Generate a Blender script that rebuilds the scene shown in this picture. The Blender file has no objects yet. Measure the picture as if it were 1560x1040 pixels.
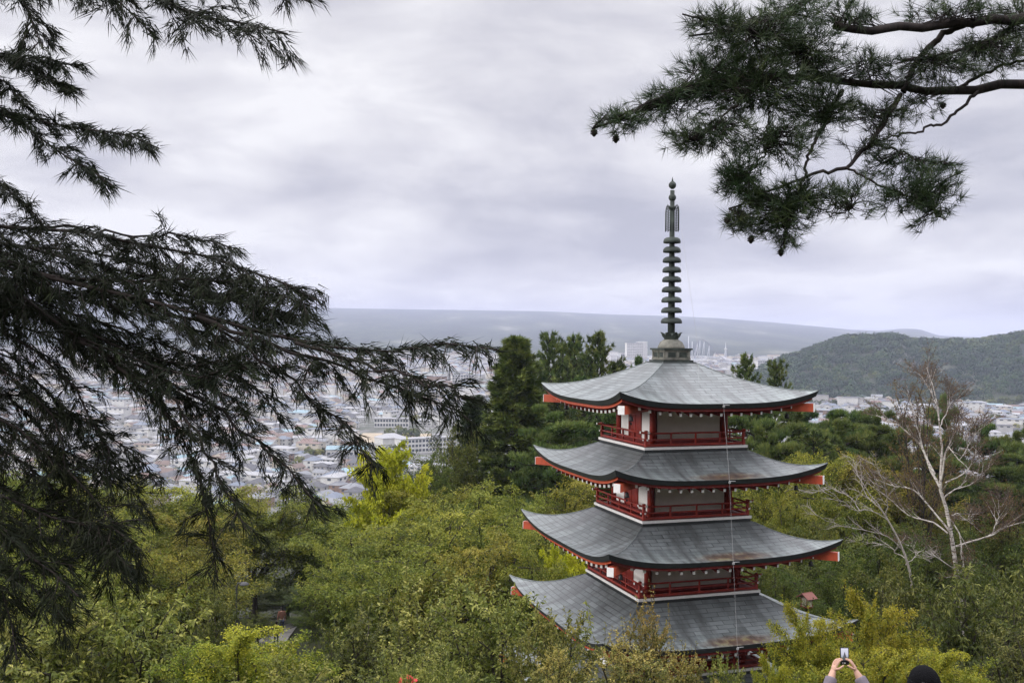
import bpy, math, random
import numpy as np
from mathutils import Vector, Matrix

R = math.radians
rng = np.random.default_rng(7)
random.seed(7)
sc = bpy.context.scene
COL = sc.collection

# ---------------------------------------------------------------- camera
FPX = 1495.1            # focal length in photo pixels (1560 wide)
PITCH, ROLL = -0.0026, -0.0085
cp, sp_ = math.cos(PITCH), math.sin(PITCH)
FWD = np.array([0, cp, -sp_])
U0 = np.array([0, sp_, cp])
R0 = np.array([1.0, 0, 0])
cr, sr = math.cos(ROLL), math.sin(ROLL)
CR = cr * R0 - sr * U0
CU = sr * R0 + cr * U0


def at(px, py, d):
    """world point that stands d metres ahead of the viewpoint"""
    return d * FWD + CR * ((px - 780) / FPX * d) + CU * ((520 - py) / FPX * d)


cam_data = bpy.data.cameras.new("camera")
cam = bpy.data.objects.new("camera", cam_data)
COL.objects.link(cam)
m = Matrix(((CR[0], CU[0], -FWD[0], 0), (CR[1], CU[1], -FWD[1], 0), (CR[2], CU[2], -FWD[2], 0), (0, 0, 0, 1)))
cam.matrix_world = m
cam_data.sensor_fit = 'HORIZONTAL'
cam_data.sensor_width = 36
cam_data.lens = FPX / 1560 * 36
cam_data.clip_start = 0.05
cam_data.clip_end = 60000
sc.camera = cam

# ---------------------------------------------------------------- helpers


def tag(o, label=None, cat=None, group=None, kind=None):
    if label: o['label'] = label
    if cat: o['category'] = cat
    if group: o['group'] = group
    if kind: o['kind'] = kind
    return o


def empty(name, loc=(0, 0, 0), rz=0.0):
    o = bpy.data.objects.new(name, None)
    o.empty_display_size = 0.2
    o.location = loc
    o.rotation_euler = (0, 0, rz)
    COL.objects.link(o)
    return o


def link(name, me, parent=None):
    o = bpy.data.objects.new(name, me)
    COL.objects.link(o)
    if parent is not None:
        o.parent = parent
    return o


def make_mesh(name, verts, faces, mats, midx=None, uv=None, smooth=False, col=None):
    """verts (N,3); faces: list of int arrays (n,3) or (n,4); col: per-vertex float (N,) attribute 'tint'"""
    me = bpy.data.meshes.new(name)
    verts = np.ascontiguousarray(verts, dtype=np.float32)
    if not isinstance(faces, (list, tuple)):
        faces = [faces]
    faces = [np.asarray(f, dtype=np.int32) for f in faces if len(f)]
    nl = sum(f.size for f in faces)
    nf = sum(len(f) for f in faces)
    me.vertices.add(len(verts))
    me.vertices.foreach_set('co', verts.ravel())
    me.loops.add(nl)
    me.polygons.add(nf)
    li = np.concatenate([f.ravel() for f in faces]).astype(np.int32)
    tot = np.concatenate([np.full(len(f), f.shape[1], dtype=np.int32) for f in faces])
    st = np.concatenate([[0], np.cumsum(tot)[:-1]]).astype(np.int32)
    me.loops.foreach_set('vertex_index', li)
    me.polygons.foreach_set('loop_start', st)
    me.polygons.foreach_set('loop_total', tot)
    if midx is not None:
        me.polygons.foreach_set('material_index', np.asarray(midx, dtype=np.int32))
    if smooth is not False:
        me.polygons.foreach_set('use_smooth', np.full(nf, True) if smooth is True else np.asarray(smooth, dtype=bool))
    if not isinstance(mats, (list, tuple)):
        mats = [mats]
    for mt in mats:
        me.materials.append(mt)
    if uv is not None:
        ul = me.uv_layers.new(name='UVMap')
        ul.data.foreach_set('uv', np.asarray(uv, dtype=np.float32)[li].ravel())
    if col is not None:
        a = me.attributes.new('tint', 'FLOAT', 'POINT')
        a.data.foreach_set('value', np.asarray(col, dtype=np.float32))
    me.update(calc_edges=True)
    me.validate(verbose=False)
    return me


class MB:
    """collects shapes, then links them as one mesh object"""

    def __init__(self):
        self.v, self.f3, self.f4, self.m3, self.m4, self.s3, self.s4, self.t = [], [], [], [], [], [], [], []
        self.n = 0

    def add(self, v, f, mi=0, smooth=False, tint=0.5):
        v = np.asarray(v, float).reshape(-1, 3)
        f = np.asarray(f, int)
        if len(f):
            f = f + self.n
            if f.shape[1] == 3:
                self.f3.append(f); self.m3.append(np.full(len(f), mi)); self.s3.append(np.full(len(f), smooth))
            else:
                self.f4.append(f); self.m4.append(np.full(len(f), mi)); self.s4.append(np.full(len(f), smooth))
        self.v.append(v); self.n += len(v)
        self.t.append(np.full(len(v), tint) if np.isscalar(tint) else np.asarray(tint))
        return self

    def box(self, c, size, rz=0.0, mi=0, axes=None):
        sx, sy, sz = np.asarray(size, float) / 2
        p = np.array([[x, y, z] for x in (-sx, sx) for y in (-sy, sy) for z in (-sz, sz)])
        if axes is not None:
            p = p @ np.asarray(axes, float)
        elif rz:
            c_, s_ = math.cos(rz), math.sin(rz)
            p = p @ np.array([[c_, s_, 0], [-s_, c_, 0], [0, 0, 1]])
        f = [[0, 1, 3, 2], [4, 6, 7, 5], [0, 4, 5, 1], [2, 3, 7, 6], [0, 2, 6, 4], [1, 5, 7, 3]]
        return self.add(p + np.asarray(c, float), f, mi)

    def bar(self, a, b, w, h, mi=0):
        """box from a to b, w wide sideways, h tall"""
        a = np.asarray(a, float); b = np.asarray(b, float)
        d = b - a; L = np.linalg.norm(d); d = d / L
        up = np.array([0, 0, 1.0]) if abs(d[2]) < 0.95 else np.array([0, 1.0, 0])
        s = np.cross(d, up); s /= np.linalg.norm(s); u = np.cross(s, d)
        return self.box((a + b) / 2, (L, w, h), mi=mi, axes=np.array([d, s, u]))

    def tube(self, pts, rad, n=6, mi=0, smooth=True, cap=True, tint=0.5):
        pts = np.asarray(pts, float); k = len(pts)
        rad = np.full(k, rad) if np.isscalar(rad) else np.asarray(rad, float)
        t = np.gradient(pts, axis=0)
        t /= np.linalg.norm(t, axis=1)[:, None] + 1e-12
        ref = np.array([0, 0, 1.0]) if abs(t[0][2]) < 0.9 else np.array([1.0, 0, 0])
        a = np.cross(t, ref)
        bad = np.linalg.norm(a, axis=1) < 0.05
        a[bad] = np.cross(t[bad], np.array([0.3, 0.9, 0.1]))
        a /= np.linalg.norm(a, axis=1)[:, None]
        b = np.cross(t, a)
        th = np.linspace(0, 2 * math.pi, n, endpoint=False)
        v = pts[:, None] + rad[:, None, None] * (np.cos(th)[None, :, None] * a[:, None] + np.sin(th)[None, :, None] * b[:, None])
        i = np.arange(k - 1)[:, None] * n + np.arange(n)[None]
        j = np.arange(k - 1)[:, None] * n + (np.arange(n)[None] + 1) % n
        f = np.stack([i, j, j + n, i + n], -1).reshape(-1, 4)
        vv = v.reshape(-1, 3)
        base = self.n
        self.add(vv, f, mi, smooth, tint)
        if cap and n > 2:
            for e, o in ((0, 1), (k - 1, 0)):
                idx = np.arange(n) + e * n
                c = pts[e]
                self.add(np.vstack([c]), np.zeros((0, 3), int), mi, smooth, tint if np.isscalar(tint) else 0.5)
                ci = self.n - 1
                a_, b_ = base + idx, base + np.roll(idx, -1)
                tri = np.stack([np.full(n, ci), b_, a_] if o == 0 else [np.full(n, ci), a_, b_], -1)
                if o == 0: tri = tri[:, [0, 2, 1]]
                else: tri = tri[:, [0, 2, 1]]
                self.f3.append(tri); self.m3.append(np.full(n, mi)); self.s3.append(np.full(n, False))
        return self

    def lathe(self, prof, c=(0, 0, 0), n=24, mi=0, smooth=True):
        prof = np.asarray(prof, float); k = len(prof)
        th = np.linspace(0, 2 * math.pi, n, endpoint=False)
        v = np.stack([prof[:, 0][:, None] * np.cos(th), prof[:, 0][:, None] * np.sin(th), np.repeat(prof[:, 1][:, None], n, 1)], -1)
        i = np.arange(k - 1)[:, None] * n + np.arange(n)[None]
        j = np.arange(k - 1)[:, None] * n + (np.arange(n)[None] + 1) % n
        f = np.stack([i, j, j + n, i + n], -1).reshape(-1, 4)
        return self.add(v.reshape(-1, 3) + np.asarray(c, float), f, mi, smooth)

    def data(self, name, mats, uv=None):
        v = np.vstack(self.v)
        faces, mi, sm = [], [], []
        if self.f4:
            faces.append(np.vstack(self.f4)); mi.append(np.concatenate(self.m4)); sm.append(np.concatenate(self.s4))
        if self.f3:
            faces.append(np.vstack(self.f3)); mi.append(np.concatenate(self.m3)); sm.append(np.concatenate(self.s3))
        return make_mesh(name, v, faces, mats, np.concatenate(mi), uv, np.concatenate(sm), np.concatenate(self.t))

    def build(self, name, mats, parent=None):
        return link(name, self.data(name, mats), parent)


def copy_tree(o, parent=None):
    c = o.copy()
    COL.objects.link(c)
    if parent is not None:
        c.parent = parent
    for ch in list(o.children):
        copy_tree(ch, c)
    return c


# ---------------------------------------------------------------- node helpers


class NT:
    def __init__(self, name):
        self.mat = bpy.data.materials.new(name)
        self.mat.use_nodes = True
        self.t = self.mat.node_tree
        self.t.nodes.clear()
        self.out = self.t.nodes.new('ShaderNodeOutputMaterial')

    def n(self, typ, ins=None, **props):
        nd = self.t.nodes.new(typ)
        for k, v in props.items():
            setattr(nd, k, v)
        for k, v in (ins or {}).items():
            s = nd.inputs[k]
            if isinstance(v, bpy.types.NodeSocket):
                self.t.links.new(v, s)
            else:
                s.default_value = v
        return nd

    def surf(self, sock):
        self.t.links.new(sock, self.out.inputs['Surface'])
        return self.mat

    def noise(self, vec, scale, detail=4, rough=0.55, dist=0.0):
        return self.n('ShaderNodeTexNoise', {'Vector': vec, 'Scale': scale, 'Detail': detail, 'Roughness': rough, 'Distortion': dist})

    def ramp(self, fac, stops, interp='LINEAR'):
        nd = self.n('ShaderNodeValToRGB', {'Fac': fac})
        cr_ = nd.color_ramp
        cr_.interpolation = interp
        while len(cr_.elements) < len(stops):
            cr_.elements.new(0.5)
        for e, (p, c) in zip(cr_.elements, stops):
            e.position = p
            e.color = (*c, 1) if len(c) == 3 else c
        return nd.outputs['Color']

    def mix(self, fac, a, b, blend='MIX'):
        nd = self.n('ShaderNodeMix', data_type='RGBA', blend_type=blend)
        for s, v in ((nd.inputs[0], fac), (nd.inputs[6], a), (nd.inputs[7], b)):
            if isinstance(v, bpy.types.NodeSocket):
                self.t.links.new(v, s)
            else:
                s.default_value = (*v, 1) if isinstance(v, tuple) and len(v) == 3 else v
        return nd.outputs[2]

    def math(self, op, a, b=None, c=None, clamp=False):
        nd = self.n('ShaderNodeMath', operation=op, use_clamp=clamp)
        for i, v in enumerate((a, b, c)):
            if v is None: continue
            if isinstance(v, bpy.types.NodeSocket):
                self.t.links.new(v, nd.inputs[i])
            else:
                nd.inputs[i].default_value = v
        return nd.outputs[0]

    def principled(self, color, rough=0.6, spec=0.4, metal=0.0, bump=None, bstr=0.2, bdist=0.02):
        nd = self.n('ShaderNodeBsdfPrincipled')
        for k, v in (('Base Color', color), ('Roughness', rough), ('Specular IOR Level', spec), ('Metallic', metal)):
            if isinstance(v, bpy.types.NodeSocket):
                self.t.links.new(v, nd.inputs[k])
            else:
                nd.inputs[k].default_value = (*v, 1) if isinstance(v, tuple) else v
        if bump is not None:
            b = self.n('ShaderNodeBump', {'Height': bump, 'Strength': bstr, 'Distance': bdist})
            self.t.links.new(b.outputs[0], nd.inputs['Normal'])
        return nd.outputs[0]


def plain(name, col, rough=0.6, spec=0.4, var=0.25, scale=6.0, metal=0.0, bump=0.15, dirt=None):
    """painted / weathered surface: the colour wanders a little with noise"""
    k = NT(name)
    tc = k.n('ShaderNodeTexCoord').outputs['Object']
    n1 = k.noise(tc, scale, 6, 0.6)
    c = k.ramp(n1.outputs[0], [(0.25, tuple(x * (1 - var) for x in col)), (0.75, tuple(min(1, x * (1 + var)) for x in col))])
    if dirt is not None:
        n2 = k.noise(tc, scale * 0.35, 5, 0.7)
        c = k.mix(k.ramp(n2.outputs[0], [(0.5, (0, 0, 0)), (0.72, (0.75, 0.75, 0.75))]), c, dirt)
    return k.surf(k.principled(c, rough, spec, metal, n1.outputs[0], bump, 0.01))


def leaf_mat(name, dark, mid, bright, transl=0.38, rough=0.5, spec=0.18, objvar=0.18):
    """leaves: 'tint' per leaf runs dark > mid > bright, every plant a little different"""
    k = NT(name)
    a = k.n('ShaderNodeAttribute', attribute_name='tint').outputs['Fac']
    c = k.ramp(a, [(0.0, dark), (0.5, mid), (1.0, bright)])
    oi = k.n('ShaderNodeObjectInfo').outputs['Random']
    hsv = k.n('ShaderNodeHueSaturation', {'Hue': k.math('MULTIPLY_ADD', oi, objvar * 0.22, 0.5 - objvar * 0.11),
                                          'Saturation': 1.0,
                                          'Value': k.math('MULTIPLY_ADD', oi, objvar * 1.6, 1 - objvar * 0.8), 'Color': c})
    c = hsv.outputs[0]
    p = k.principled(c, rough, spec)
    t = k.n('ShaderNodeBsdfTranslucent', {'Color': c})
    mx = k.n('ShaderNodeMixShader', {0: transl, 1: p, 2: t.outputs[0]})
    return k.surf(mx.outputs[0])


M = {}
# ================================================================ pagoda
BASE = -16.5
PC = (5.483, 33.8)
PRZ = -0.4724 + math.pi / 4


def mat_roof():
    k = NT('slate_roof')
    uv = k.n('ShaderNodeUVMap', uv_map='UVMap').outputs[0]
    sep = k.n('ShaderNodeSeparateXYZ', {0: uv})
    u, v = sep.outputs[0], sep.outputs[1]
    br = k.n('ShaderNodeTexBrick', {'Vector': uv, 'Color1': (0.084, 0.096, 0.097, 1), 'Color2': (0.155, 0.171, 0.173, 1), 'Mortar': (0.016, 0.018, 0.017, 1),
                                    'Scale': 1.0, 'Mortar Size': 0.018, 'Mortar Smooth': 0.4, 'Bias': -0.1, 'Brick Width': 0.60, 'Row Height': 0.19}, offset=0.5)
    tc = k.n('ShaderNodeTexCoord').outputs['Object']
    n1 = k.noise(tc, 0.9, 6, 0.62)
    n2 = k.noise(tc, 3.5, 6, 0.6)
    st = k.n('ShaderNodeMapping', {'Vector': uv, 'Scale': (2.2, 0.28, 1)}).outputs[0]
    n3 = k.noise(st, 1.6, 5, 0.6)          # streaks running down the slope
    c = k.mix(k.ramp(n1.outputs[0], [(0.35, (0, 0, 0)), (0.7, (0.6, 0.6, 0.6))]), br.outputs[0], (0.245, 0.275, 0.282), 'MIX')
    c = k.mix(0.45, c, br.outputs[0], 'MIX')
    # pale verdigris bloom towards the eaves
    ev = k.ramp(v, [(0.0, (1, 1, 1)), (0.9, (0.2, 0.2, 0.2)), (1.0, (0.1, 0.1, 0.1))])
    evn = k.math('MULTIPLY', k.ramp(n3.outputs[0], [(0.42, (0, 0, 0)), (0.68, (1, 1, 1))]), ev)
    c = k.mix(k.math('MULTIPLY', evn, 0.72), c, (0.31, 0.36, 0.345), 'MIX')
    dk = k.ramp(k.noise(st, 0.9, 4, 0.6).outputs[0], [(0.46, (0, 0, 0)), (0.68, (0.9, 0.9, 0.9))])
    c = k.mix(dk, c, (0.055, 0.058, 0.058))
    # brown runoff stain near the eave below the lightning wire
    du = k.math('DIVIDE', k.math('SUBTRACT', u, 0.35), 1.5)
    dv = k.math('DIVIDE', k.math('SUBTRACT', v, 0.26), 0.40)
    dd = k.math('ADD', k.math('MULTIPLY', du, du), k.math('MULTIPLY', dv, dv))
    dd = k.math('ADD', dd, k.math('MULTIPLY_ADD', n2.outputs[0], 1.6, -0.8))
    stain = k.ramp(dd, [(0.15, (0.85, 0.85, 0.85)), (1.0, (0, 0, 0))])
    lowroof = k.math('LESS_THAN', k.n('ShaderNodeSeparateXYZ', {0: tc}).outputs[2], 12.6)
    rust = k.ramp(n2.outputs[0], [(0.35, (0.035, 0.022, 0.016)), (0.52, (0.10, 0.055, 0.032)), (0.62, (0.20, 0.16, 0.06))])
    c = k.mix(k.math('MULTIPLY', stain, lowroof), c, rust)
    h = k.math('MULTIPLY_ADD', n2.outputs[0], 0.25, br.outputs['Fac'])
    ro = k.ramp(n1.outputs[0], [(0.3, (0.28, 0.28, 0.28)), (0.7, (0.46, 0.46, 0.46))])
    p = k.principled(c, ro, 0.55, 0.0, k.math('MULTIPLY', h, -1.0), 0.5, 0.012)
    return k.surf(p)


M['roof'] = mat_roof()
M['hip'] = plain('hip_flashing', (0.15, 0.17, 0.165), 0.5, 0.5, 0.4, 6)
M['fascia'] = plain('dark_eave_edge', (0.022, 0.025, 0.026), 0.5, 0.5, 0.35, 9)
M['red'] = plain('vermilion_paint', (0.29, 0.032, 0.021), 0.55, 0.35, 0.28, 4, dirt=(0.12, 0.025, 0.018))
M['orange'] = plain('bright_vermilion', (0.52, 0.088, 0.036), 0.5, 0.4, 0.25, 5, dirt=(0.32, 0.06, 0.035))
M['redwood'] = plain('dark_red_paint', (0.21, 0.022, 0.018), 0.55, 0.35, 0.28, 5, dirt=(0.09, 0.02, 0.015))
M['plaster'] = plain('white_plaster', (0.88, 0.87, 0.86), 0.8, 0.2, 0.04, 3, dirt=(0.70, 0.68, 0.65))
M['shutter'] = plain('pale_board', (0.62, 0.58, 0.53), 0.75, 0.25, 0.10, 3, dirt=(0.48, 0.45, 0.40))
M['whiteend'] = plain('white_paint', (0.78, 0.76, 0.74), 0.6, 0.3, 0.08, 8)
M['bronze'] = plain('weathered_bronze', (0.034, 0.042, 0.036), 0.6, 0.4, 0.5, 5, metal=0.3, dirt=(0.10, 0.125, 0.10))
M['stone'] = plain('weathered_stone', (0.17, 0.165, 0.14), 0.8, 0.25, 0.5, 5, dirt=(0.07, 0.08, 0.065))
M['wire'] = plain('pale_wire', (0.34, 0.34, 0.34), 0.45, 0.4, 0.1, 9)
M['iron'] = plain('black_iron', (0.018, 0.018, 0.02), 0.5, 0.5, 0.3, 9)

pag = empty('pagoda', (PC[0], PC[1], BASE), PRZ)
tag(pag, 'five storey red pagoda with grey upturned roofs and a tall ringed bronze spire', 'pagoda')

eyez = lambda z: z - BASE
WE = [3.496, 3.714, 4.054, 4.386, 4.74]
ZT = [eyez(z) for z in (-1.404, -3.71, -6.108, -8.59, -11.12)]
BALC = [1.883, 1.988, 2.206, 2.43]
ZB = [eyez(z) for z in (-3.266, -5.599, -8.010, -10.47)]
BODY = [1.38, 1.50, 1.68, 1.86, 2.15]
LIFT = [0.40, 0.43, 0.46, 0.48, 0.5]
WI = [0.56] + [b + 0.02 for b in BALC]
ZI = [eyez(-0.56)] + [z - 0.19 for z in ZB]
FACE = [0, math.pi / 2, math.pi, -math.pi / 2]     # front(right in view), then round


def rot(p, a):
    c_, s_ = math.cos(a), math.sin(a)
    p = np.asarray(p, float)
    return p @ np.array([[c_, s_, 0], [-s_, c_, 0], [0, 0, 1]])


def eave_z(i, u, v=1.0):
    ze = ZT[i] - LIFT[i]
    pw = 1.32 if i == 0 else 1.55
    return ze + (ZI[i] - ze) * (1 - v) ** pw + LIFT[i] * (np.abs(u) ** 3.4) * v ** 2.2


def roof_patch(i):
    nu, nv = 41, 15
    u = np.linspace(-1, 1, nu); v = np.linspace(0, 1, nv)
    U, V = np.meshgrid(u, v)
    w = WI[i] + (WE[i] - WI[i]) * V
    bow = 0.10 * (1 - np.abs(U) ** 2) * V          # eaves bow in a little between the corners
    Z = eave_z(i, U, V)
    P = np.stack([U * w, -(w - bow), Z], -1)
    sl = np.concatenate([np.zeros((1, nu)), np.cumsum(np.linalg.norm(np.diff(P[:, nu // 2:nu // 2 + 1, :], axis=0), axis=2).repeat(nu, 1), axis=0)])
    uv = np.stack([U * w, sl.max() - sl], -1)
    idx = np.arange(nu * nv).reshape(nv, nu)
    f = np.stack([idx[:-1, :-1], idx[1:, :-1], idx[1:, 1:], idx[:-1, 1:]], -1).reshape(-1, 4)
    return P.reshape(-1, 3), uv.reshape(-1, 2), f, P[-1]


side_bell = []
for i in range(5):
    vs, uvs, fs = [], [], []
    n = 0
    fas, sof, kay = MB(), MB(), [MB() for _ in range(4)]
    for k, a in enumerate(FACE):
        P, uv, f, edge = roof_patch(i)
        vs.append(rot(P, a)); uvs.append(uv + np.array([40.0 * k, 0])); fs.append(f + n); n += len(P)
        # eave edge strip, then the red board below it, then the soffit back to the wall
        e0 = edge.copy()
        u = np.linspace(-1, 1, len(edge))
        e0[:, 2] -= 0.003
        e1 = edge.copy(); e1[:, 1] += 0.07; e1[:, 0] *= 1 - 0.07 / WE[i]; e1[:, 2] -= 0.15 + 0.05 * np.abs(u) ** 2
        e2 = e1.copy(); e2[:, 1] += 0.08; e2[:, 0] *= 1 - 0.08 / WE[i]
        e3 = e2.copy(); e3[:, 2] -= 0.10
        bz = ZT[i] - LIFT[i] - 0.12
        e4 = np.stack([u * BODY[i], np.full_like(u, -BODY[i]), np.full_like(u, bz)], -1)
        L = len(edge)
        q = np.arange(L - 1)

        def strip(mb, a_, b_):
            mb.add(rot(np.vstack([a_, b_]), a), np.stack([q, q + L, q + L + 1, q + 1], -1), 0, True)
        strip(fas, e0, e1); strip(fas, e1, e2)
        strip(kay[k], e2, e3)
        strip(sof, e3, e4)
    # hip ridges: slim rolls over the joints
    V = np.vstack(vs); UV = np.vstack(uvs); F = np.vstack(fs)
    me = make_mesh('roof', V, F, M['roof'], None, UV, True)
    roof = link('roof', me, pag)
    fas.build('eave_edge', M['fascia'], roof)
    for k in range(4): kay[k].build('eave_board', M['orange' if k % 2 else 'redwood'], roof)  # front and back boards take the darker red: eave shade put into their colour
    sof.build('soffit', M['redwood'], roof)
    for k in range(4):
        a = FACE[k] + math.pi / 4
        vv = np.linspace(0.02, 0.99, 14)
        w = WI[i] + (WE[i] - WI[i]) * vv
        pts = np.stack([np.zeros(14), -w * math.sqrt(2), eave_z(i, np.ones(14), vv) + 0.004], -1)
        MB().tube(rot(pts, a), 0.018, 6).build('hip_ridge', M['hip'], roof)
    # corner beams
    for k in range(4):
        a = FACE[k] + math.pi / 4
        r1 = WE[i] * math.sqrt(2)
        p0 = np.array([0, -BODY[i] * 1.25, ZT[i] - LIFT[i] - 0.20]); p1 = np.array([0, -(r1 - 0.16), ZT[i] - 0.56])
        d = (p1 - p0) / np.linalg.norm(p1 - p0)
        mb = MB()
        mb.bar(rot(p0, a), rot(p1, a), 0.20, 0.26)
        mb.bar(rot(p1 + d * 0.003, a), rot(p1 + d * 0.02, a), 0.21, 0.27, mi=1)
        mb.build('corner_beam', [M['orange'], M['whiteend']], roof)
        side_bell.append((i, k, rot(p1 - d * 0.85 - np.array([0, 0, 0.15]), a)))
    # rafters: white tipped, each one a piece where the photograph shows them
    rest = MB()
    nr = 16
    for k, a in enumerate(FACE):
        for j in range(nr):
            uu = (j + 0.5) / nr * 2 - 1
            uu *= 0.90
            tip = np.array([uu * (WE[i] - 0.32), -(WE[i] - 0.30 - 0.10 * (1 - uu * uu)), float(eave_z(i, uu)) - 0.37])
            root = np.array([uu * (BODY[i] + 0.15), -(BODY[i] - 0.05), ZT[i] - LIFT[i] - 0.20])
            d = (tip - root) / np.linalg.norm(tip - root)
            mb = MB() if (k in (0, 3) and i < 3) else rest
            mb.bar(rot(root, a), rot(tip, a), 0.08, 0.095)
            mb.bar(rot(tip + d * 0.002, a), rot(tip + d * 0.014, a), 0.08, 0.09, mi=1)
            if mb is not rest:
                mb.build('rafter', [M['redwood'], M['whiteend']], roof)
    if rest.n:
        o = rest.build('rafter', [M['redwood'], M['whiteend']], roof)
        tag(o, kind='stuff')

# storeys: walls, pillars, doors, balconies
for i in range(5):
    b = BODY[i]
    z0 = (ZB[i] if i < 4 else 0.55)
    z1 = ZT[i] - LIFT[i] - 0.10
    core = MB().box((0, 0, (z0 - 0.3 + z1) / 2), (2 * b - 0.22, 2 * b - 0.22, z1 - z0 + 0.3)).build('wall', M['redwood'], pag)
    for sx in (-1, 1):
        for sy in (-1, 1):
            MB().tube([(sx * b * 0.965, sy * b * 0.965, z0 - 0.02), (sx * b * 0.965, sy * b * 0.965, z1 + 0.05)], 0.105, 14).build('pillar', M['red'], core)
    for k, a in enumerate(FACE):
        y = -(b - 0.085)
        hz = z1 - z0
        if k in (0, 2):
            MB().box(rot((0, y, z0 + hz * 0.44), a), (2 * b - 0.46, 0.05, hz * 0.72), a).build('shutter_panel', M['shutter'], core)
        else:
            for s in (-1, 1):
                MB().box(rot((s * b * 0.60, y, z0 + hz * 0.44), a), (b * 0.50, 0.05, hz * 0.72), a).build('plaster_panel', M['plaster'], core)
                MB().box(rot((s * b * 0.325, y - 0.015, z0 + hz * 0.44), a), (0.09, 0.10, hz * 0.80), a).build('door_post', M['red'], core)
            dd = MB().box(rot((0, y, z0 + hz * 0.40), a), (b * 0.57, 0.07, hz * 0.72), a)
            dd.box(rot((0, y - 0.037, z0 + hz * 0.40), a), (0.03, 0.02, hz * 0.70), a)
            dd.build('door', M['red'], core)
        mb = MB()
        mb.box(rot((0, y - 0.04, z0 + hz * 0.86), a), (2 * b + 0.1, 0.13, hz * 0.12), a)
        mb.box(rot((0, y - 0.05, z0 + hz * 0.06), a), (2 * b - 0.20, 0.11, hz * 0.10), a)
        for s in (-0.66, -0.33, 0, 0.33, 0.66):
            mb.box(rot((s * b * 1.4, y - 0.10, z1 - 0.05), a), (0.17, 0.20, 0.13), a)
            mb.box(rot((s * b * 1.4, y - 0.24, z1 + 0.05), a), (0.10, 0.42, 0.09), a)
        mb.build('tie_beam', M['redwood'], core)
    if i == 4:
        continue
    # balcony
    B = BALC[i]; zb = ZB[i]
    mb = MB()
    mb.box((0, 0, zb - 0.055), (2 * B - 0.07, 2 * B - 0.07, 0.07), mi=0)
    mb.box((0, 0, zb - 0.16), (2 * B - 0.05, 2 * B - 0.05, 0.12), mi=2)
    deck = mb.build('balcony', [M['redwood'], M['whiteend'], M['fascia']], pag)
    lip = MB()
    for k, a in enumerate(FACE):
        lip.box(rot((0, -(B - 0.015), zb - 0.055), a), (2 * B - 0.06 if k % 2 else 2 * B, 0.03, 0.085), a)
    lip.build('deck_edge', M['whiteend'], deck)
    for k, a in enumerate(FACE):
        rl = MB()
        y = -(B - 0.10)
        for h, th, ex in ((0.05, 0.07, 0.02), (0.22, 0.045, 0.10), (0.42, 0.06, 0.20)):
            z = zb + h
            xs = np.linspace(-(B - 0.10 + ex), B - 0.10 + ex, 13)
            up = 0.05 * np.clip((np.abs(xs) - (B - 0.25)) / 0.3, 0, 1) ** 1.5 * (h > 0.3)
            dz = 0.004 * (k % 2)
            if h > 0.3:
                rl.tube(rot(np.stack([xs, np.full(13, y), z + up + dz], -1), a), th / 2, 8)
            else:
                rl.box(rot((0, y, z + dz), a), (2 * (B - 0.10 + ex), th, th * 0.9), a)
            for s in (-1, 1):
                e = np.array([s * (B - 0.10 + ex), y, z + dz + (0.05 if h > 0.3 else 0)])
                rl.box(rot(e + np.array([s * 0.006, 0, 0]), a), (0.012, th * 1.15, th * 1.15), a, mi=1)
        nposts = 5
        for j in range(nposts):
            x = (j / (nposts - 1) * 2 - 1) * (B - 0.10)
            if j in (0, nposts - 1):
                continue
            rl.box(rot((x, y, zb + 0.21), a), (0.05, 0.05, 0.40), a)
        rl.build('railing', [M['red'], M['whiteend']], deck)
        cp_ = rot((-(B - 0.10), y, 0), a)
        MB().box((cp_[0], cp_[1], zb + 0.26), (0.085, 0.085, 0.52)).build('railing_post', M['red'], deck)

MB().box((0, 0, 0.27), (6.4, 6.4, 0.54)).box((0, 0, 0.0), (7.2, 7.2, 0.3)).build('stone_base', M['stone'], pag)

# spire
zy = lambda y: float(at(1022, y, PC[1])[2]) - BASE
PX = PC[1] / FPX
mb = MB()
mb.box((0, 0, zy(552.5)), (1.24, 1.24, 0.07), mi=1).box((0, 0, zy(549.5)), (1.12, 1.12, 0.06), mi=1)
mb.box((0, 0, zy(540)), (0.94, 0.94, 0.36), mi=0)
mb.box((0, 0, zy(531.5)), (1.08, 1.08, 0.06), mi=1)
for k, a in enumerate(FACE):
    for x in (-0.42, 0, 0.42):
        mb.box(rot((x, -0.48, zy(540)), a), (0.05, 0.04, 0.32), a, mi=0)
    for x in (-0.21, 0.21):
        mb.box(rot((x, -0.473, zy(540)), a), (0.28, 0.014, 0.16), a, mi=1)
    for z in (zy(533.8), zy(546.5)):
        mb.box(rot((0, -0.478, z), a), (0.98, 0.035, 0.05), a, mi=0)
spire = mb.build('spire', [M['stone'], M['bronze']], pag)
MB().lathe([(0.02, zy(516)), (0.25, zy(517)), (0.38, zy(521)), (0.46, zy(528)), (0.47, zy(531)), (0.0, zy(531))], n=28).build('bowl', M['stone'], spire)
lot = MB().lathe([(0.02, zy(506)), (0.22, zy(508)), (0.27, zy(512)), (0.25, zy(516)), (0.16, zy(519)), (0.16, zy(520))], n=24)
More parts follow.
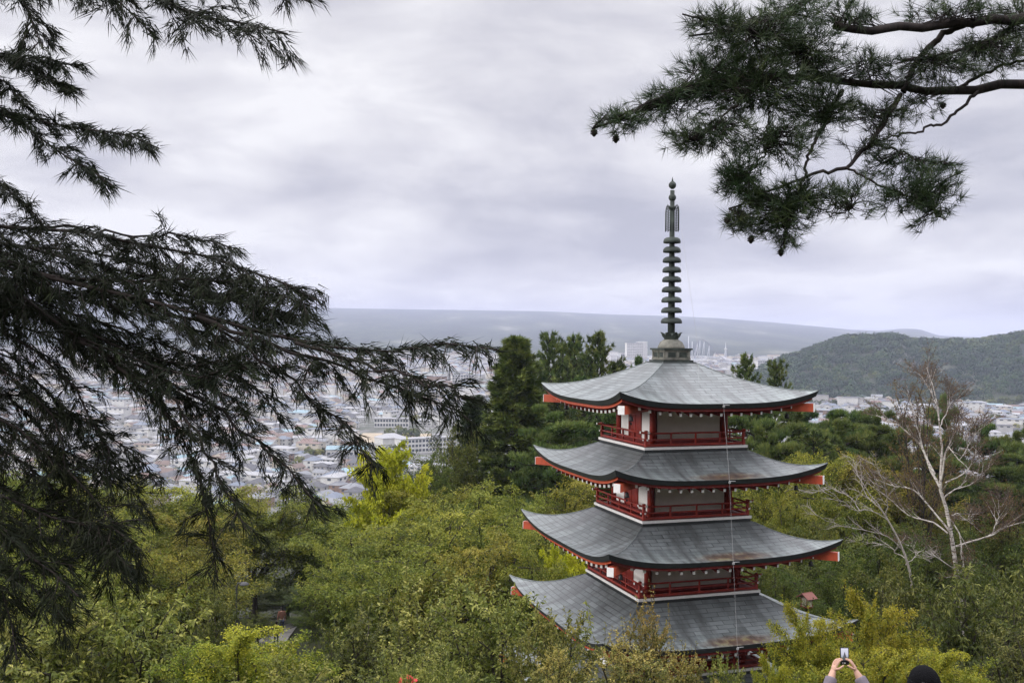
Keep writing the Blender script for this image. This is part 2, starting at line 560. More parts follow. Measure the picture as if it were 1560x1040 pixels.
for j in range(8):
    a = j * math.pi / 4
    pts = [(0, -0.20, zy(517)), (0, -0.29, zy(512)), (0, -0.33, zy(508)), (0, -0.40, zy(506.0))]
    pp = []
    for (x, y, z), w in zip(pts, (0.08, 0.11, 0.08, 0.012)):
        pp += [(-w, y, z), (w, y, z), (w, y + 0.03, z), (-w, y + 0.03, z)]
    f = []
    for s in range(3):
        o_ = s * 4
        for e in range(4):
            f.append([o_ + e, o_ + (e + 1) % 4, o_ + 4 + (e + 1) % 4, o_ + 4 + e])
    f.append([12, 13, 14, 15]); f.append([3, 2, 1, 0])
    lot.add(rot(pp, a), f)
lot.build('lotus', M['bronze'], spire)
MB().tube([(0, 0, zy(520)), (0, 0, zy(488)), (0, 0, zy(366)), (0, 0, zy(290))], [0.125, 0.125, 0.09, 0.075], 16).build('shaft', M['bronze'], spire)
for yc, hw in zip((366, 380.3, 395.6, 410.6, 425.3, 440.8, 456.4, 472.3, 488.2), np.linspace(13.2, 16.2, 9)):
    r = hw * PX; z0, z1 = zy(yc + 4.2), zy(yc - 4.6)
    h = z1 - z0
    MB().lathe([(0.08, z0 + h * 0.1), (r * 0.75, z0), (r * 0.97, z0), (r, z0 + h * 0.16), (r * 0.985, z0 + h * 0.42), (r * 0.88, z0 + h * 0.75), (r * 0.66, z0 + h * 0.95), (r * 0.3, z1), (0.09, z1 + 0.01)], n=28).build('ring', M['bronze'], spire)
for k in range(4):
    fin = MB()
    a = k * math.pi / 2 + 0.35
    zt, zb_ = zy(313), zy(352)
    r = 13.6 * PX
    outer = [(r, zb_), (r, zb_ + 0.5), (r * 0.99, zt - 0.18), (r * 0.9, zt - 0.06), (r * 0.72, zt), (r * 0.55, zt - 0.02), (r * 0.42, zt - 0.12)]
    fin.tube(rot([(0, -x, z) for x, z in outer], a), 0.016, 6)
    mid = [(r * 0.62, zb_), (r * 0.62, zt - 0.2), (r * 0.7, zt - 0.06)]
    fin.tube(rot([(0, -x, z) for x, z in mid], a), 0.010, 5)
    fin.tube(rot([(0, -r * 0.30, zb_), (0, -r * 0.30, zt - 0.1)], a), 0.016, 5)
    for z in np.arange(zb_ + 0.02, zt - 0.08, 0.085):
        x = np.linspace(0.30 * r, r, 7)
        fin.tube(rot(np.stack([np.zeros(7), -x, z + 0.028 * np.sin(np.linspace(0, 3 * math.pi, 7))], -1), a), 0.009, 4)
    fin.build('flame_fin', M['bronze'], spire)
MB().lathe([(0.07, zy(322)), (0.12, zy(318)), (0.13, zy(316)), (0.075, zy(313))], n=16).build('collar', M['bronze'], spire)
for yc in (301, 282):
    r = 5.8 * PX
    th = np.linspace(-math.pi / 2, math.pi / 2, 12)
    MB().lathe([(max(0.05, r * math.cos(t)), zy(yc) + r * math.sin(t)) for t in th], n=20).build('ball', M['bronze'], spire)
MB().tube([(0, 0, zy(278)), (0, 0, zy(275)), (0, 0, zy(269.5))], [0.05, 0.03, 0.005], 8).build('finial_tip', M['bronze'], spire)

# lightning wire from the spire over the top eave and down past every roof
rot_w = Matrix.Rotation(-PRZ, 3, 'Z')


def loc_from_px(px, py, d):
    p = at(px, py, d)
    q = rot_w @ Vector((p[0] - PC[0], p[1] - PC[1], p[2] - BASE))
    return np.array(q)


wu = [0.02, 0.045, 0.03, 0.02, 0.03]
p_s = loc_from_px(1038, 348, PC[1]); p_m = loc_from_px(1062, 518, PC[1] - 1.2)
eds = []
for i in range(5):
    u = wu[i]
    eds.append(np.array([u * WE[i], -(WE[i] - 0.10 + 0.02), float(eave_z(i, u)) + 0.02]))
rr = []
for v in (0.45, 0.7, 0.97):
    w = WI[0] + (WE[0] - WI[0]) * v
    rr.append(np.array([0.02 * WE[0], -(w - 0.1 * v), float(eave_z(0, 0.02, v)) + 0.02]))
pts = [p_s, p_m] + rr + [eds[0]]
MB().tube(pts, 0.004, 5).build('lightning_wire', M['wire'], pag)
pts = [eds[0]] + [e + np.array([0, -0.01, -0.02]) for e in eds[1:]] + [np.array([eds[4][0], eds[4][1], 0.5])]
wm = MB().tube(pts, 0.0042, 5)
wire = wm.build('lightning_wire', M['wire'], pag)
for e in eds:
    c = MB().box(e + np.array([0, -0.03, -0.10]), (0.06, 0.05, 0.05)).tube([e + np.array([-0.02, -0.03, -0.06]), e + np.array([0.22, -0.0, -0.07])], 0.012, 6)
    c.build('clamp', M['wire'], wire)

# wind bells under the corner beams: loose things of their own
BELLP = {0: 'left', 1: 'near', 2: 'right', 3: 'far'}
ORD = ['topmost', 'second', 'third', 'fourth', 'lowest']
bell_me = None
for (i, k, p) in side_bell:
    a = FACE[k] + math.pi / 4
    # corner direction in the world decides which corner it is
    wd = rot((0, -1, 0), a + PRZ)
    which = 'near' if wd[1] < -0.7 else ('right' if wd[0] > 0.7 else ('left' if wd[0] < -0.7 else 'far'))
    if which == 'far' or i == 4:
        continue
    if bell_me is None:
        b = MB().lathe([(0.015, 0), (0.05, -0.01), (0.075, -0.05), (0.08, -0.14), (0.105, -0.20), (0.09, -0.20), (0.0, -0.12)], n=16)
        b.tube([(0, 0, 0.10), (0, 0, -0.01)], 0.012, 6).tube([(0, 0, -0.12), (0, 0, -0.27)], 0.008, 5)
        b.box((0, 0, -0.31), (0.07, 0.01, 0.08))
        bell_me = b.data('wind_bell', [M['iron']])
    wp = np.array(Matrix.Rotation(PRZ, 3, 'Z') @ Vector(p)) + np.array([PC[0], PC[1], BASE])
    o = link('wind_bell', bell_me)
    o.location = wp + np.array([0, 0, -0.06])
    o.rotation_euler = (0, 0, 0.4 * i); o.scale = (0.8, 0.8, 0.8)
    tag(o, f'dark wind bell hanging under the {which} corner of the {ORD[i]} pagoda roof', 'bell', "wind bells on the pagoda's corners")
# ================================================================ sky, sun, haze, ground
w = bpy.data.worlds.new("World"); sc.world = w
w.use_nodes = True
t = w.node_tree; t.nodes.clear()
wk = NT.__new__(NT); wk.t = t
out = t.nodes.new('ShaderNodeOutputWorld')
SUN_EL, SUN_AZ = 13.0, 254.0      # high and soft, from behind the viewpoint's left
sky = wk.n('ShaderNodeTexSky', sky_type='NISHITA', sun_disc=False, sun_elevation=R(SUN_EL), sun_rotation=R(SUN_AZ), air_density=1.0, dust_density=2.0)
dirv = wk.n('ShaderNodeTexCoord').outputs['Generated']
s3 = wk.n('ShaderNodeSeparateXYZ', {0: dirv})
# the cloud deck as a flat layer overhead: direction divided by height
hz = wk.math('ADD', wk.math('MAXIMUM', s3.outputs[2], 0.0), 0.16)
cx = wk.math('DIVIDE', s3.outputs[0], hz); cy = wk.math('DIVIDE', s3.outputs[1], hz)
deck = wk.n('ShaderNodeCombineXYZ', {0: cx, 1: cy, 2: 0.0}).outputs[0]
big = wk.noise(wk.n('ShaderNodeMapping', {'Vector': deck, 'Location': (3.1, 1.7, 0), 'Scale': (1.0, 0.75, 1)}).outputs[0], 0.75, 3, 0.5, 0.3)
mid = wk.noise(wk.n('ShaderNodeMapping', {'Vector': deck, 'Location': (0.4, 5.2, 2.0), 'Scale': (1.0, 0.8, 1)}).outputs[0], 2.1, 6, 0.55, 0.5)
fine = wk.noise(wk.n('ShaderNodeMapping', {'Vector': dirv, 'Scale': (1.0, 1.0, 3.2)}).outputs[0], 5.5, 6, 0.55, 0.35)
dens = wk.math('ADD', wk.math('MULTIPLY', big.outputs[0], 0.45), wk.math('ADD', wk.math('MULTIPLY', mid.outputs[0], 0.33), wk.math('MULTIPLY_ADD', fine.outputs[0], 0.36, -0.07)))
CLOUD_PATCHES = [  # (azimuth px, elevation px, half width, half height, lighten/darken): banks of cloud seen in the deck
    (470, 290, 170, 50, -0.075), (900, 438, 640, 24, 0.06), (880, 345, 240, 60, -0.035), (690, 335, 180, 26, 0.05), (640, 400, 240, 45, 0.055), (1330, 415, 230, 40, 0.05),
    (700, 70, 330, 120, 0.06), (1460, 180, 160, 140, -0.055), (1510, 455, 90, 22, -0.07), (1290, 375, 200, 16, -0.035), (300, 350, 220, 40, 0.03), (250, 180, 260, 60, 0.02)]
nd = dens
for (px, py, hw, hh, amt) in CLOUD_PATCHES:
    c = at(px, py, 1.0); c = c / np.linalg.norm(c)
    az = math.atan2(c[0], c[1]); el = c[2]
    if px == 470:
        a_node = wk.math('ARCTAN2', s3.outputs[0], s3.outputs[1])
    wob = wk.math('MULTIPLY_ADD', mid.outputs[0], 0.06, -0.03)
    dx = wk.math('DIVIDE', wk.math('SUBTRACT', wk.math('ADD', a_node, wob), az), hw / FPX)
    dy = wk.math('DIVIDE', wk.math('SUBTRACT', wk.math('MULTIPLY_ADD', wob, 0.5, s3.outputs[2]), el), hh / FPX)
    g = wk.math('EXPONENT', wk.math('MULTIPLY', wk.math('ADD', wk.math('MULTIPLY', dx, dx), wk.math('MULTIPLY', dy, dy)), -1.0))
    nd = wk.math('MULTIPLY_ADD', g, amt * 1.35, nd)
ccol = wk.ramp(nd, [(0.37, (0.35, 0.345, 0.40)), (0.45, (0.465, 0.458, 0.50)), (0.52, (0.565, 0.557, 0.585)), (0.60, (0.70, 0.692, 0.705))])
skyc = wk.mix(1.0, sky.outputs[0], (0.10, 0.10, 0.10), 'MULTIPLY')
cover = wk.ramp(nd, [(0.30, (0.86, 0.86, 0.86)), (0.5, (0.96, 0.96, 0.96))])
mixc = wk.mix(cover, skyc, ccol)
zen = wk.math('MULTIPLY_ADD', wk.ramp(s3.outputs[2], [(0.34, (0, 0, 0)), (0.75, (1, 1, 1))]), 3.3, 1.0)   # overcast: the zenith outshines the horizon

bg = wk.n('ShaderNodeBackground', {'Color': mixc, 'Strength': zen})
t.links.new(bg.outputs[0], out.inputs['Surface'])

sun_d = bpy.data.lights.new('sun', 'SUN')
sun_d.energy = 1.5; sun_d.angle = R(20); sun_d.color = (1.0, 0.965, 0.92)
sun = bpy.data.objects.new('sun', sun_d); COL.objects.link(sun)
sun.location = (0, 0, 200)
# sun_rotation turns clockwise from +Y seen from above
sd = Vector((math.sin(R(SUN_AZ)) * math.cos(R(SUN_EL)), math.cos(R(SUN_AZ)) * math.cos(R(SUN_EL)), math.sin(R(SUN_EL))))
sun.rotation_euler = sd.to_track_quat('Z', 'Y').to_euler()

sc.view_settings.view_transform = 'Standard'
sc.view_settings.look = 'None'
sc.view_settings.exposure = 0.5
sc.view_settings.gamma = 1.0
cy_ = sc.cycles
cy_.max_bounces = 6; cy_.diffuse_bounces = 3; cy_.glossy_bounces = 2; cy_.transmission_bounces = 3
cy_.volume_bounces = 0; cy_.transparent_max_bounces = 8
cy_.use_denoising = True
cy_.sample_clamp_indirect = 4.0

# ---- ground: one polar sheet out to the horizon
NEAR = np.array([(-400, 60), (-60, 22), (-25, 8), (-6, -0.4), (-2, -1.62), (2, -1.68), (3.2, -1.9), (4.6, -3.6), (5.6, -4.4), (9.2, -4.5), (13, -6.1), (20, -10), (27, -14.2), (30, -16.3), (39, -16.6), (50, -18),
                 (70, -20), (90, -25), (130, -42), (250, -80), (400, -96), (692, -98), (1150, -76), (2300, -43), (2800, -38)], float)
RIDGE_PX = np.array([(-3000, 490), (-600, 476), (300, 471), (500, 472), (830, 474), (930, 478), (1000, 479), (1090, 482), (1180, 488), (1300, 498), (1340, 499), (1375, 495.5), (1400, 496), (1430, 506), (1520, 509), (1700, 508), (2600, 512), (4500, 515)], float)
HILL_PX = np.array([(1130, 596), (1165, 562), (1200, 545), (1240, 531), (1290, 516), (1330, 512), (1358, 509), (1385, 519), (1420, 520), (1470, 519), (1500, 517), (1540, 511), (1570, 508), (1700, 498), (1900, 500), (2400, 540), (3200, 600)], float)


def smooth(x):
    x = np.clip(x, 0, 1)
    return x * x * (3 - 2 * x)


def ground_z(x, y, mask=False):
    x = np.asarray(x, float); y = np.asarray(y, float)
    r = np.hypot(x, y)
    fwd = y > 1
    pxa = np.where(fwd, 780 + FPX * x / np.maximum(y, 1), np.where(x > 0, 6000, -6000))
    s = np.where(y > 0, np.maximum(y, 0.93 * r * smooth((r - 60) / 60)), y)
    z = np.interp(s, NEAR[:, 0], NEAR[:, 1])
    yr = np.interp(pxa, RIDGE_PX[:, 0], RIDGE_PX[:, 1])
    zr = 9000 * (524 - yr) / FPX
    f = smooth((s - 2500) / 6500) * 0.55 + np.clip((s - 2500) / 6500, 0, 1) * 0.45
    zf = -38 + (zr + 38) * np.minimum(f, 1)
    zf = np.where(s > 9000, zr - (s - 9000) * 0.12, zf)
    z = np.where(s > 2800, zf, z)
    # wooded hill across the valley on the right
    yh = np.interp(pxa, HILL_PX[:, 0], HILL_PX[:, 1])
    hz_ = 1560 * (524 - yh) / FPX
    up = smooth((s - 1225) / 335) ** 0.8 * (1 - smooth((s - 1620) / 620))
    ok = (pxa > 1130) & (pxa < 3200) & fwd
    bump = np.where(ok, np.maximum(hz_ - z, 0) * up, 0)
    z = z + bump
    z = z + 0.12 * np.sin(x * 0.9 + 1.3) * np.sin(y * 0.7) * smooth((y - 9) / 6) * (r < 200)
    if mask:
        return z, np.where((bump > 1.5) | (s > 2750), 1.0, 0.0)
    return z


ta = np.concatenate([np.radians(np.arange(-180, -40, 4.0)), np.radians(np.arange(-40, 40.01, 0.35)), np.radians(np.arange(44, 180, 4.0))])
tr = np.concatenate([[0.3, 1, 2, 3, 3.6, 4.2, 5, 6, 7, 8.5], np.arange(10, 60, 2.5), np.arange(60, 140, 6), np.arange(140, 420, 22), np.arange(440, 1150, 40), np.arange(1150, 2300, 18), np.arange(2300, 3600, 120), np.arange(3600, 9000, 300), [9000, 9060, 9200, 9800, 11000]])
A, RR = np.meshgrid(ta, tr)
gx, gy = RR * np.sin(A), RR * np.cos(A)
gz, gm = ground_z(gx, gy, True)
nr_, na_ = A.shape
idx = np.arange(nr_ * na_).reshape(nr_, na_)
nxt = np.roll(idx, -1, axis=1)
f = np.stack([idx[:-1], idx[1:], nxt[1:], nxt[:-1]], -1).reshape(-1, 4)
V = np.stack([gx, gy, gz], -1).reshape(-1, 3)
V = np.vstack([V, [[0, 0, float(ground_z(0, 0))]]])
gm = np.append(gm.ravel(), 0)
f3 = np.stack([np.full(na_, len(V) - 1), idx[0], nxt[0]], -1)


def mat_ground():
    k = NT('ground')
    pos = k.n('ShaderNodeNewGeometry').outputs['Position']
    sx = k.n('ShaderNodeSeparateXYZ', {0: pos})
    # hillside soil and moss
    n1 = k.noise(pos, 0.8, 6, 0.6); n2 = k.noise(pos, 6, 5, 0.6)
    soil = k.ramp(n1.outputs[0], [(0.3, (0.030, 0.022, 0.013)), (0.5, (0.022, 0.028, 0.010)), (0.7, (0.035, 0.045, 0.013))])
    soil = k.mix(0.4, soil, k.ramp(n2.outputs[0], [(0.3, (0.012, 0.012, 0.006)), (0.7, (0.045, 0.042, 0.022))]))
    # town floor: asphalt, yards, fields
    n3 = k.noise(pos, 0.012, 5, 0.6); n4 = k.noise(pos, 0.05, 4, 0.6)
    town = k.ramp(n4.outputs[0], [(0.3, (0.06, 0.075, 0.04)), (0.48, (0.13, 0.13, 0.12)), (0.58, (0.19, 0.185, 0.18)), (0.66, (0.08, 0.095, 0.05))])
    # far woods on the mountain's foot, darker and lighter stands, clearings
    fm = k.n('ShaderNodeMapping', {'Vector': pos, 'Scale': (1, 0.25, 1)}).outputs[0]
    n5 = k.noise(fm, 0.004, 8, 0.62); n6 = k.noise(fm, 0.03, 4, 0.65)
    wood = k.ramp(n5.outputs[0], [(0.36, (0.008, 0.016, 0.012)), (0.50, (0.030, 0.044, 0.030)), (0.60, (0.08, 0.09, 0.05)), (0.68, (0.24, 0.24, 0.20))])
    wood = k.mix(0.45, wood, k.ramp(n6.outputs[0], [(0.35, (0.015, 0.022, 0.016)), (0.65, (0.07, 0.08, 0.055))]))
    r = k.n('ShaderNodeVectorMath', operation='LENGTH'); k.t.links.new(pos, r.inputs[0])
    rr = k.math('ADD', r.outputs['Value'], k.math('MULTIPLY_ADD', n3.outputs[0], 900.0, -450.0))
    c = k.mix(k.math('GREATER_THAN', r.outputs['Value'], 560.0), soil, town)
    c = k.mix(k.n('ShaderNodeAttribute', attribute_name='tint').outputs['Fac'], c, wood)
    p = k.principled(c, 0.9, 0.15, 0, n2.outputs[0], 0.3, 0.03)
    return k.surf(p)


M['ground'] = mat_ground()
g = link('ground', make_mesh('ground', V, [f, f3], M['ground'], None, None, True, gm))
tag(g, kind='structure')

# ---- haze
kz = NT('haze')
vol = kz.n('ShaderNodeVolumePrincipled', {'Color': (0.72, 0.77, 1.0, 1), 'Density': 0.000125, 'Anisotropy': 0.0})
kz.t.links.new(vol.outputs[0], kz.out.inputs['Volume'])
hb = MB().box((0, 0, (340 - 125) / 2), (30000, 30000, 340 + 125))
ho = hb.build('haze', kz.mat)
tag(ho, kind='stuff')
# ================================================================ plant kit


def unit(v):
    return v / (np.linalg.norm(v, axis=-1, keepdims=True) + 1e-9)


def rnd(shape, s=1.0):
    return rng.normal(size=shape) * s


def lerp_poly(P, t):
    """P (N,K,3), t (N,) in 0..1 -> points and tangents"""
    K = P.shape[1]
    x = np.clip(t, 0, 0.9999) * (K - 1)
    i = x.astype(int); f = (x - i)[:, None]
    n = np.arange(len(P))
    a, b = P[n, i], P[n, i + 1]
    return a * (1 - f) + b * f, unit(b - a)


def grow(start, d0, length, droop=0.0, wander=0.12, K=6):
    """curved shoots from start along d0; droop bends them down along their length"""
    N = len(start)
    P = np.zeros((N, K, 3)); P[:, 0] = start
    d = unit(d0)
    st = (np.asarray(length) / (K - 1))
    st = np.full(N, st) if st.ndim == 0 else st
    for k in range(1, K):
        P[:, k] = P[:, k - 1] + d * st[:, None]
        d = d + rnd((N, 3), wander)
        d[:, 2] -= droop
        d = unit(d)
    return P


def spawn(P, n, tmin, tmax, length, ang, up, droop, wander=0.12, K=6, taper=0.5):
    """n side shoots on every parent shoot"""
    N = len(P)
    pi = np.repeat(np.arange(N), n)
    t = np.tile(np.linspace(tmin, tmax, n), N) + rng.uniform(-0.5, 0.5, N * n) * (tmax - tmin) / n
    p, tg = lerp_poly(P[pi], t)
    side = np.cross(tg, np.array([0, 0, 1.0])) + rnd((N * n, 3), 0.25)
    side = unit(side) * np.where(np.tile(np.arange(n) % 2, N)[:, None] == 0, 1, -1)
    a = R(ang) + rnd(N * n, 0.2)
    d = tg * np.cos(a)[:, None] + side * np.sin(a)[:, None] + np.array([0, 0, 1.0]) * ((up if np.isscalar(up) else np.tile(up, N)) + rnd(N * n, 0.2))[:, None]
    L = length * (1 - taper * t) * rng.uniform(0.65, 1.25, N * n)
    return grow(p, d, L, droop, wander, K), pi


def tubes(P, r0, r1, sides=4):
    N, K = P.shape[:2]
    r0 = np.broadcast_to(np.asarray(r0, float), (N,)); r1 = np.broadcast_to(np.asarray(r1, float), (N,))
    t = unit(np.gradient(P, axis=1))
    a = np.cross(t, np.array([0.31, 0.11, 0.94])); a = unit(a); b = np.cross(t, a)
    th = np.linspace(0, 2 * math.pi, sides, endpoint=False)
    rr = r0[:, None] + (r1 - r0)[:, None] * np.linspace(0, 1, K)[None]
    V = P[:, :, None] + rr[:, :, None, None] * (np.cos(th)[None, None, :, None] * a[:, :, None] + np.sin(th)[None, None, :, None] * b[:, :, None])
    idx = np.arange(N * K * sides).reshape(N, K, sides)
    nx = np.roll(idx, -1, axis=2)
    f = np.stack([idx[:, :-1], nx[:, :-1], nx[:, 1:], idx[:, 1:]], -1).reshape(-1, 4)
    return V.reshape(-1, 3), f


def join(parts):
    vs, fs, n = [], [], 0
    for v, f in parts:
        vs.append(v); fs.append(f + n); n += len(v)
    return np.vstack(vs), fs


def leaves(base, d, nrm, L, W, fold=0.25):
    """folded pointed leaves: 4 corners, two triangles each"""
    d = unit(d); s = unit(np.cross(d, nrm)); n = np.cross(s, d)
    L = np.broadcast_to(L, (len(base),))[:, None]; W = np.broadcast_to(W, (len(base),))[:, None]
    m = base + d * L * 0.45 + n * W * fold
    V = np.stack([base, m - s * W * 0.5, base + d * L - n * L * 0.12, m + s * W * 0.5], 1).reshape(-1, 3)
    i = np.arange(len(base))[:, None] * 4
    return V, np.concatenate([i + np.array([[0, 1, 2]]), i + np.array([[0, 2, 3]])])


def blades(base, d, L, W):
    """needles: slim triangles"""
    d = unit(d); s = unit(np.cross(d, rnd(d.shape)))
    L = np.broadcast_to(L, (len(base),))[:, None]; W = np.broadcast_to(W, (len(base),))[:, None]
    V = np.stack([base - s * W * 0.5, base + s * W * 0.5, base + d * L], 1).reshape(-1, 3)
    return V, np.arange(len(base) * 3).reshape(-1, 3)


def leafy_shoots(T, nl, L, W, tint, hang=0.25, spread=0.9, tint_j=0.12):
    """nl leaves on every shoot of T (N,K,3)"""
    N = len(T)
    pi = np.repeat(np.arange(N), nl)
    t = np.tile((np.arange(nl) + 0.5) / nl, N) + rng.uniform(-0.4, 0.4, N * nl) / nl
    p, tg = lerp_poly(T[pi], t)
    side = unit(np.cross(tg, np.array([0, 0, 1.0])) + rnd(p.shape, 0.35))
    side *= np.where(np.tile(np.arange(nl) % 2, N)[:, None] == 0, 1, -1)
    d = tg * 0.55 + side * spread + rnd(p.shape, 0.3)
    d[:, 2] -= hang
    nrm = np.array([0, 0, 1.0]) + rnd(p.shape, 0.45)
    k = rng.uniform(0.65, 1.2, N * nl)
    V, F = leaves(p, d, nrm, L * k, W * k)
    tt = np.clip(tint[pi] + rnd(N * nl, tint_j), 0, 1)
    return V, F, np.repeat(tt, 4)


def broadleaf(seed, H=7.0, Rc=3.2, split=0.28, limbs=7, subs=8, twigs=9, nl=16, leaf=0.085, wid=0.042, twig_len=0.55, lean=0.1, droop=0.05,
              dome=0.55, top_tint=0.15, bare=0.0, shoots=0, up=0.12, hang=0.25):
    """a spreading leafy tree: returns trunk mesh, crown mesh"""
    global rng
    rng = np.random.default_rng(seed)
    th = split * H
    trunk = np.array([[0, 0, -0.4], [0.02, 0, th * 0.3], [lean * 0.5, 0.05, th * 0.7], [lean, 0.1, th]])[None]
    tr0 = 0.035 * H * 0.8
    wood = [tubes(trunk, tr0, tr0 * 0.75, 9)]
    az = np.arange(limbs) * 2.39996 + rng.uniform(0, 6)
    q = (np.arange(limbs) + 0.6) / limbs
    el = R(88) - q * R(72)
    cz = th + (H - th) * (1 - dome) * 0.75
    rz = H - cz
    end = np.stack([np.cos(az) * np.cos(el) * Rc * 0.82, np.sin(az) * np.cos(el) * Rc * 0.82, cz + np.sin(el) * rz * 0.86], -1)
    st = np.stack([np.full(limbs, lean), np.full(limbs, 0.1), th * rng.uniform(0.75, 1.0, limbs)], -1)
    K = 8
    tt = np.linspace(0, 1, K)[None, :, None]
    ctrl = st + (end - st) * 0.4 + np.array([0, 0, 0.9]) * rng.uniform(0.2, 0.9, (limbs, 1)) + rnd((limbs, 3), 0.18)
    Lb = (1 - tt) ** 2 * st[:, None] + 2 * tt * (1 - tt) * ctrl[:, None] + tt ** 2 * end[:, None]
    wood.append(tubes(Lb, tr0 * 0.5, tr0 * 0.12, 6))
    S, si = spawn(Lb, subs, 0.3, 1.0, Rc * 0.62, 52, up, droop, 0.12, 6, 0.45)
    wood.append(tubes(S, tr0 * 0.15, tr0 * 0.04, 4))
    T, ti = spawn(S, twigs, 0.12, 1.0, twig_len, 48, up * 0.8, droop * 1.4, 0.14, 4, 0.25)
    # some twigs also straight on the limbs so the heart of the crown is not hollow
    T2, ti2 = spawn(Lb, twigs, 0.4, 1.0, twig_len, 55, 0.2, droop, 0.15, 4, 0.2)
    T = np.vstack([T, T2])
    if shoots:
        top = T[np.argsort(-T[:, -1, 2])[:len(T) // 3]]
        pick = top[rng.integers(0, len(top), shoots)][:, -1]
        G = grow(pick, np.array([0, 0, 1.0]) + rnd((shoots, 3), 0.22), twig_len * rng.uniform(0.9, 1.9, shoots), -0.02, 0.05, 4)
        T = np.vstack([T, G])
    if bare: T = T[rng.uniform(size=len(T)) > bare]
    wood.append(tubes(T, 0.007, 0.003, 3))
    hrel = np.clip((T[:, -1, 2] - th) / (H - th), 0, 1)
    cl = np.concatenate([np.repeat(rng.uniform(-0.16, 0.16, len(S)), twigs), np.zeros(len(T2) + (shoots or 0))])
    cl = cl[:len(T)] if len(cl) >= len(T) else np.resize(cl, len(T))
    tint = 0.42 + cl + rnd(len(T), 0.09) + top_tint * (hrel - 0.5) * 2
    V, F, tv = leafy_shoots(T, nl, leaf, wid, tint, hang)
    wv, wf = join(wood)
    return wv, wf, V, F, tv


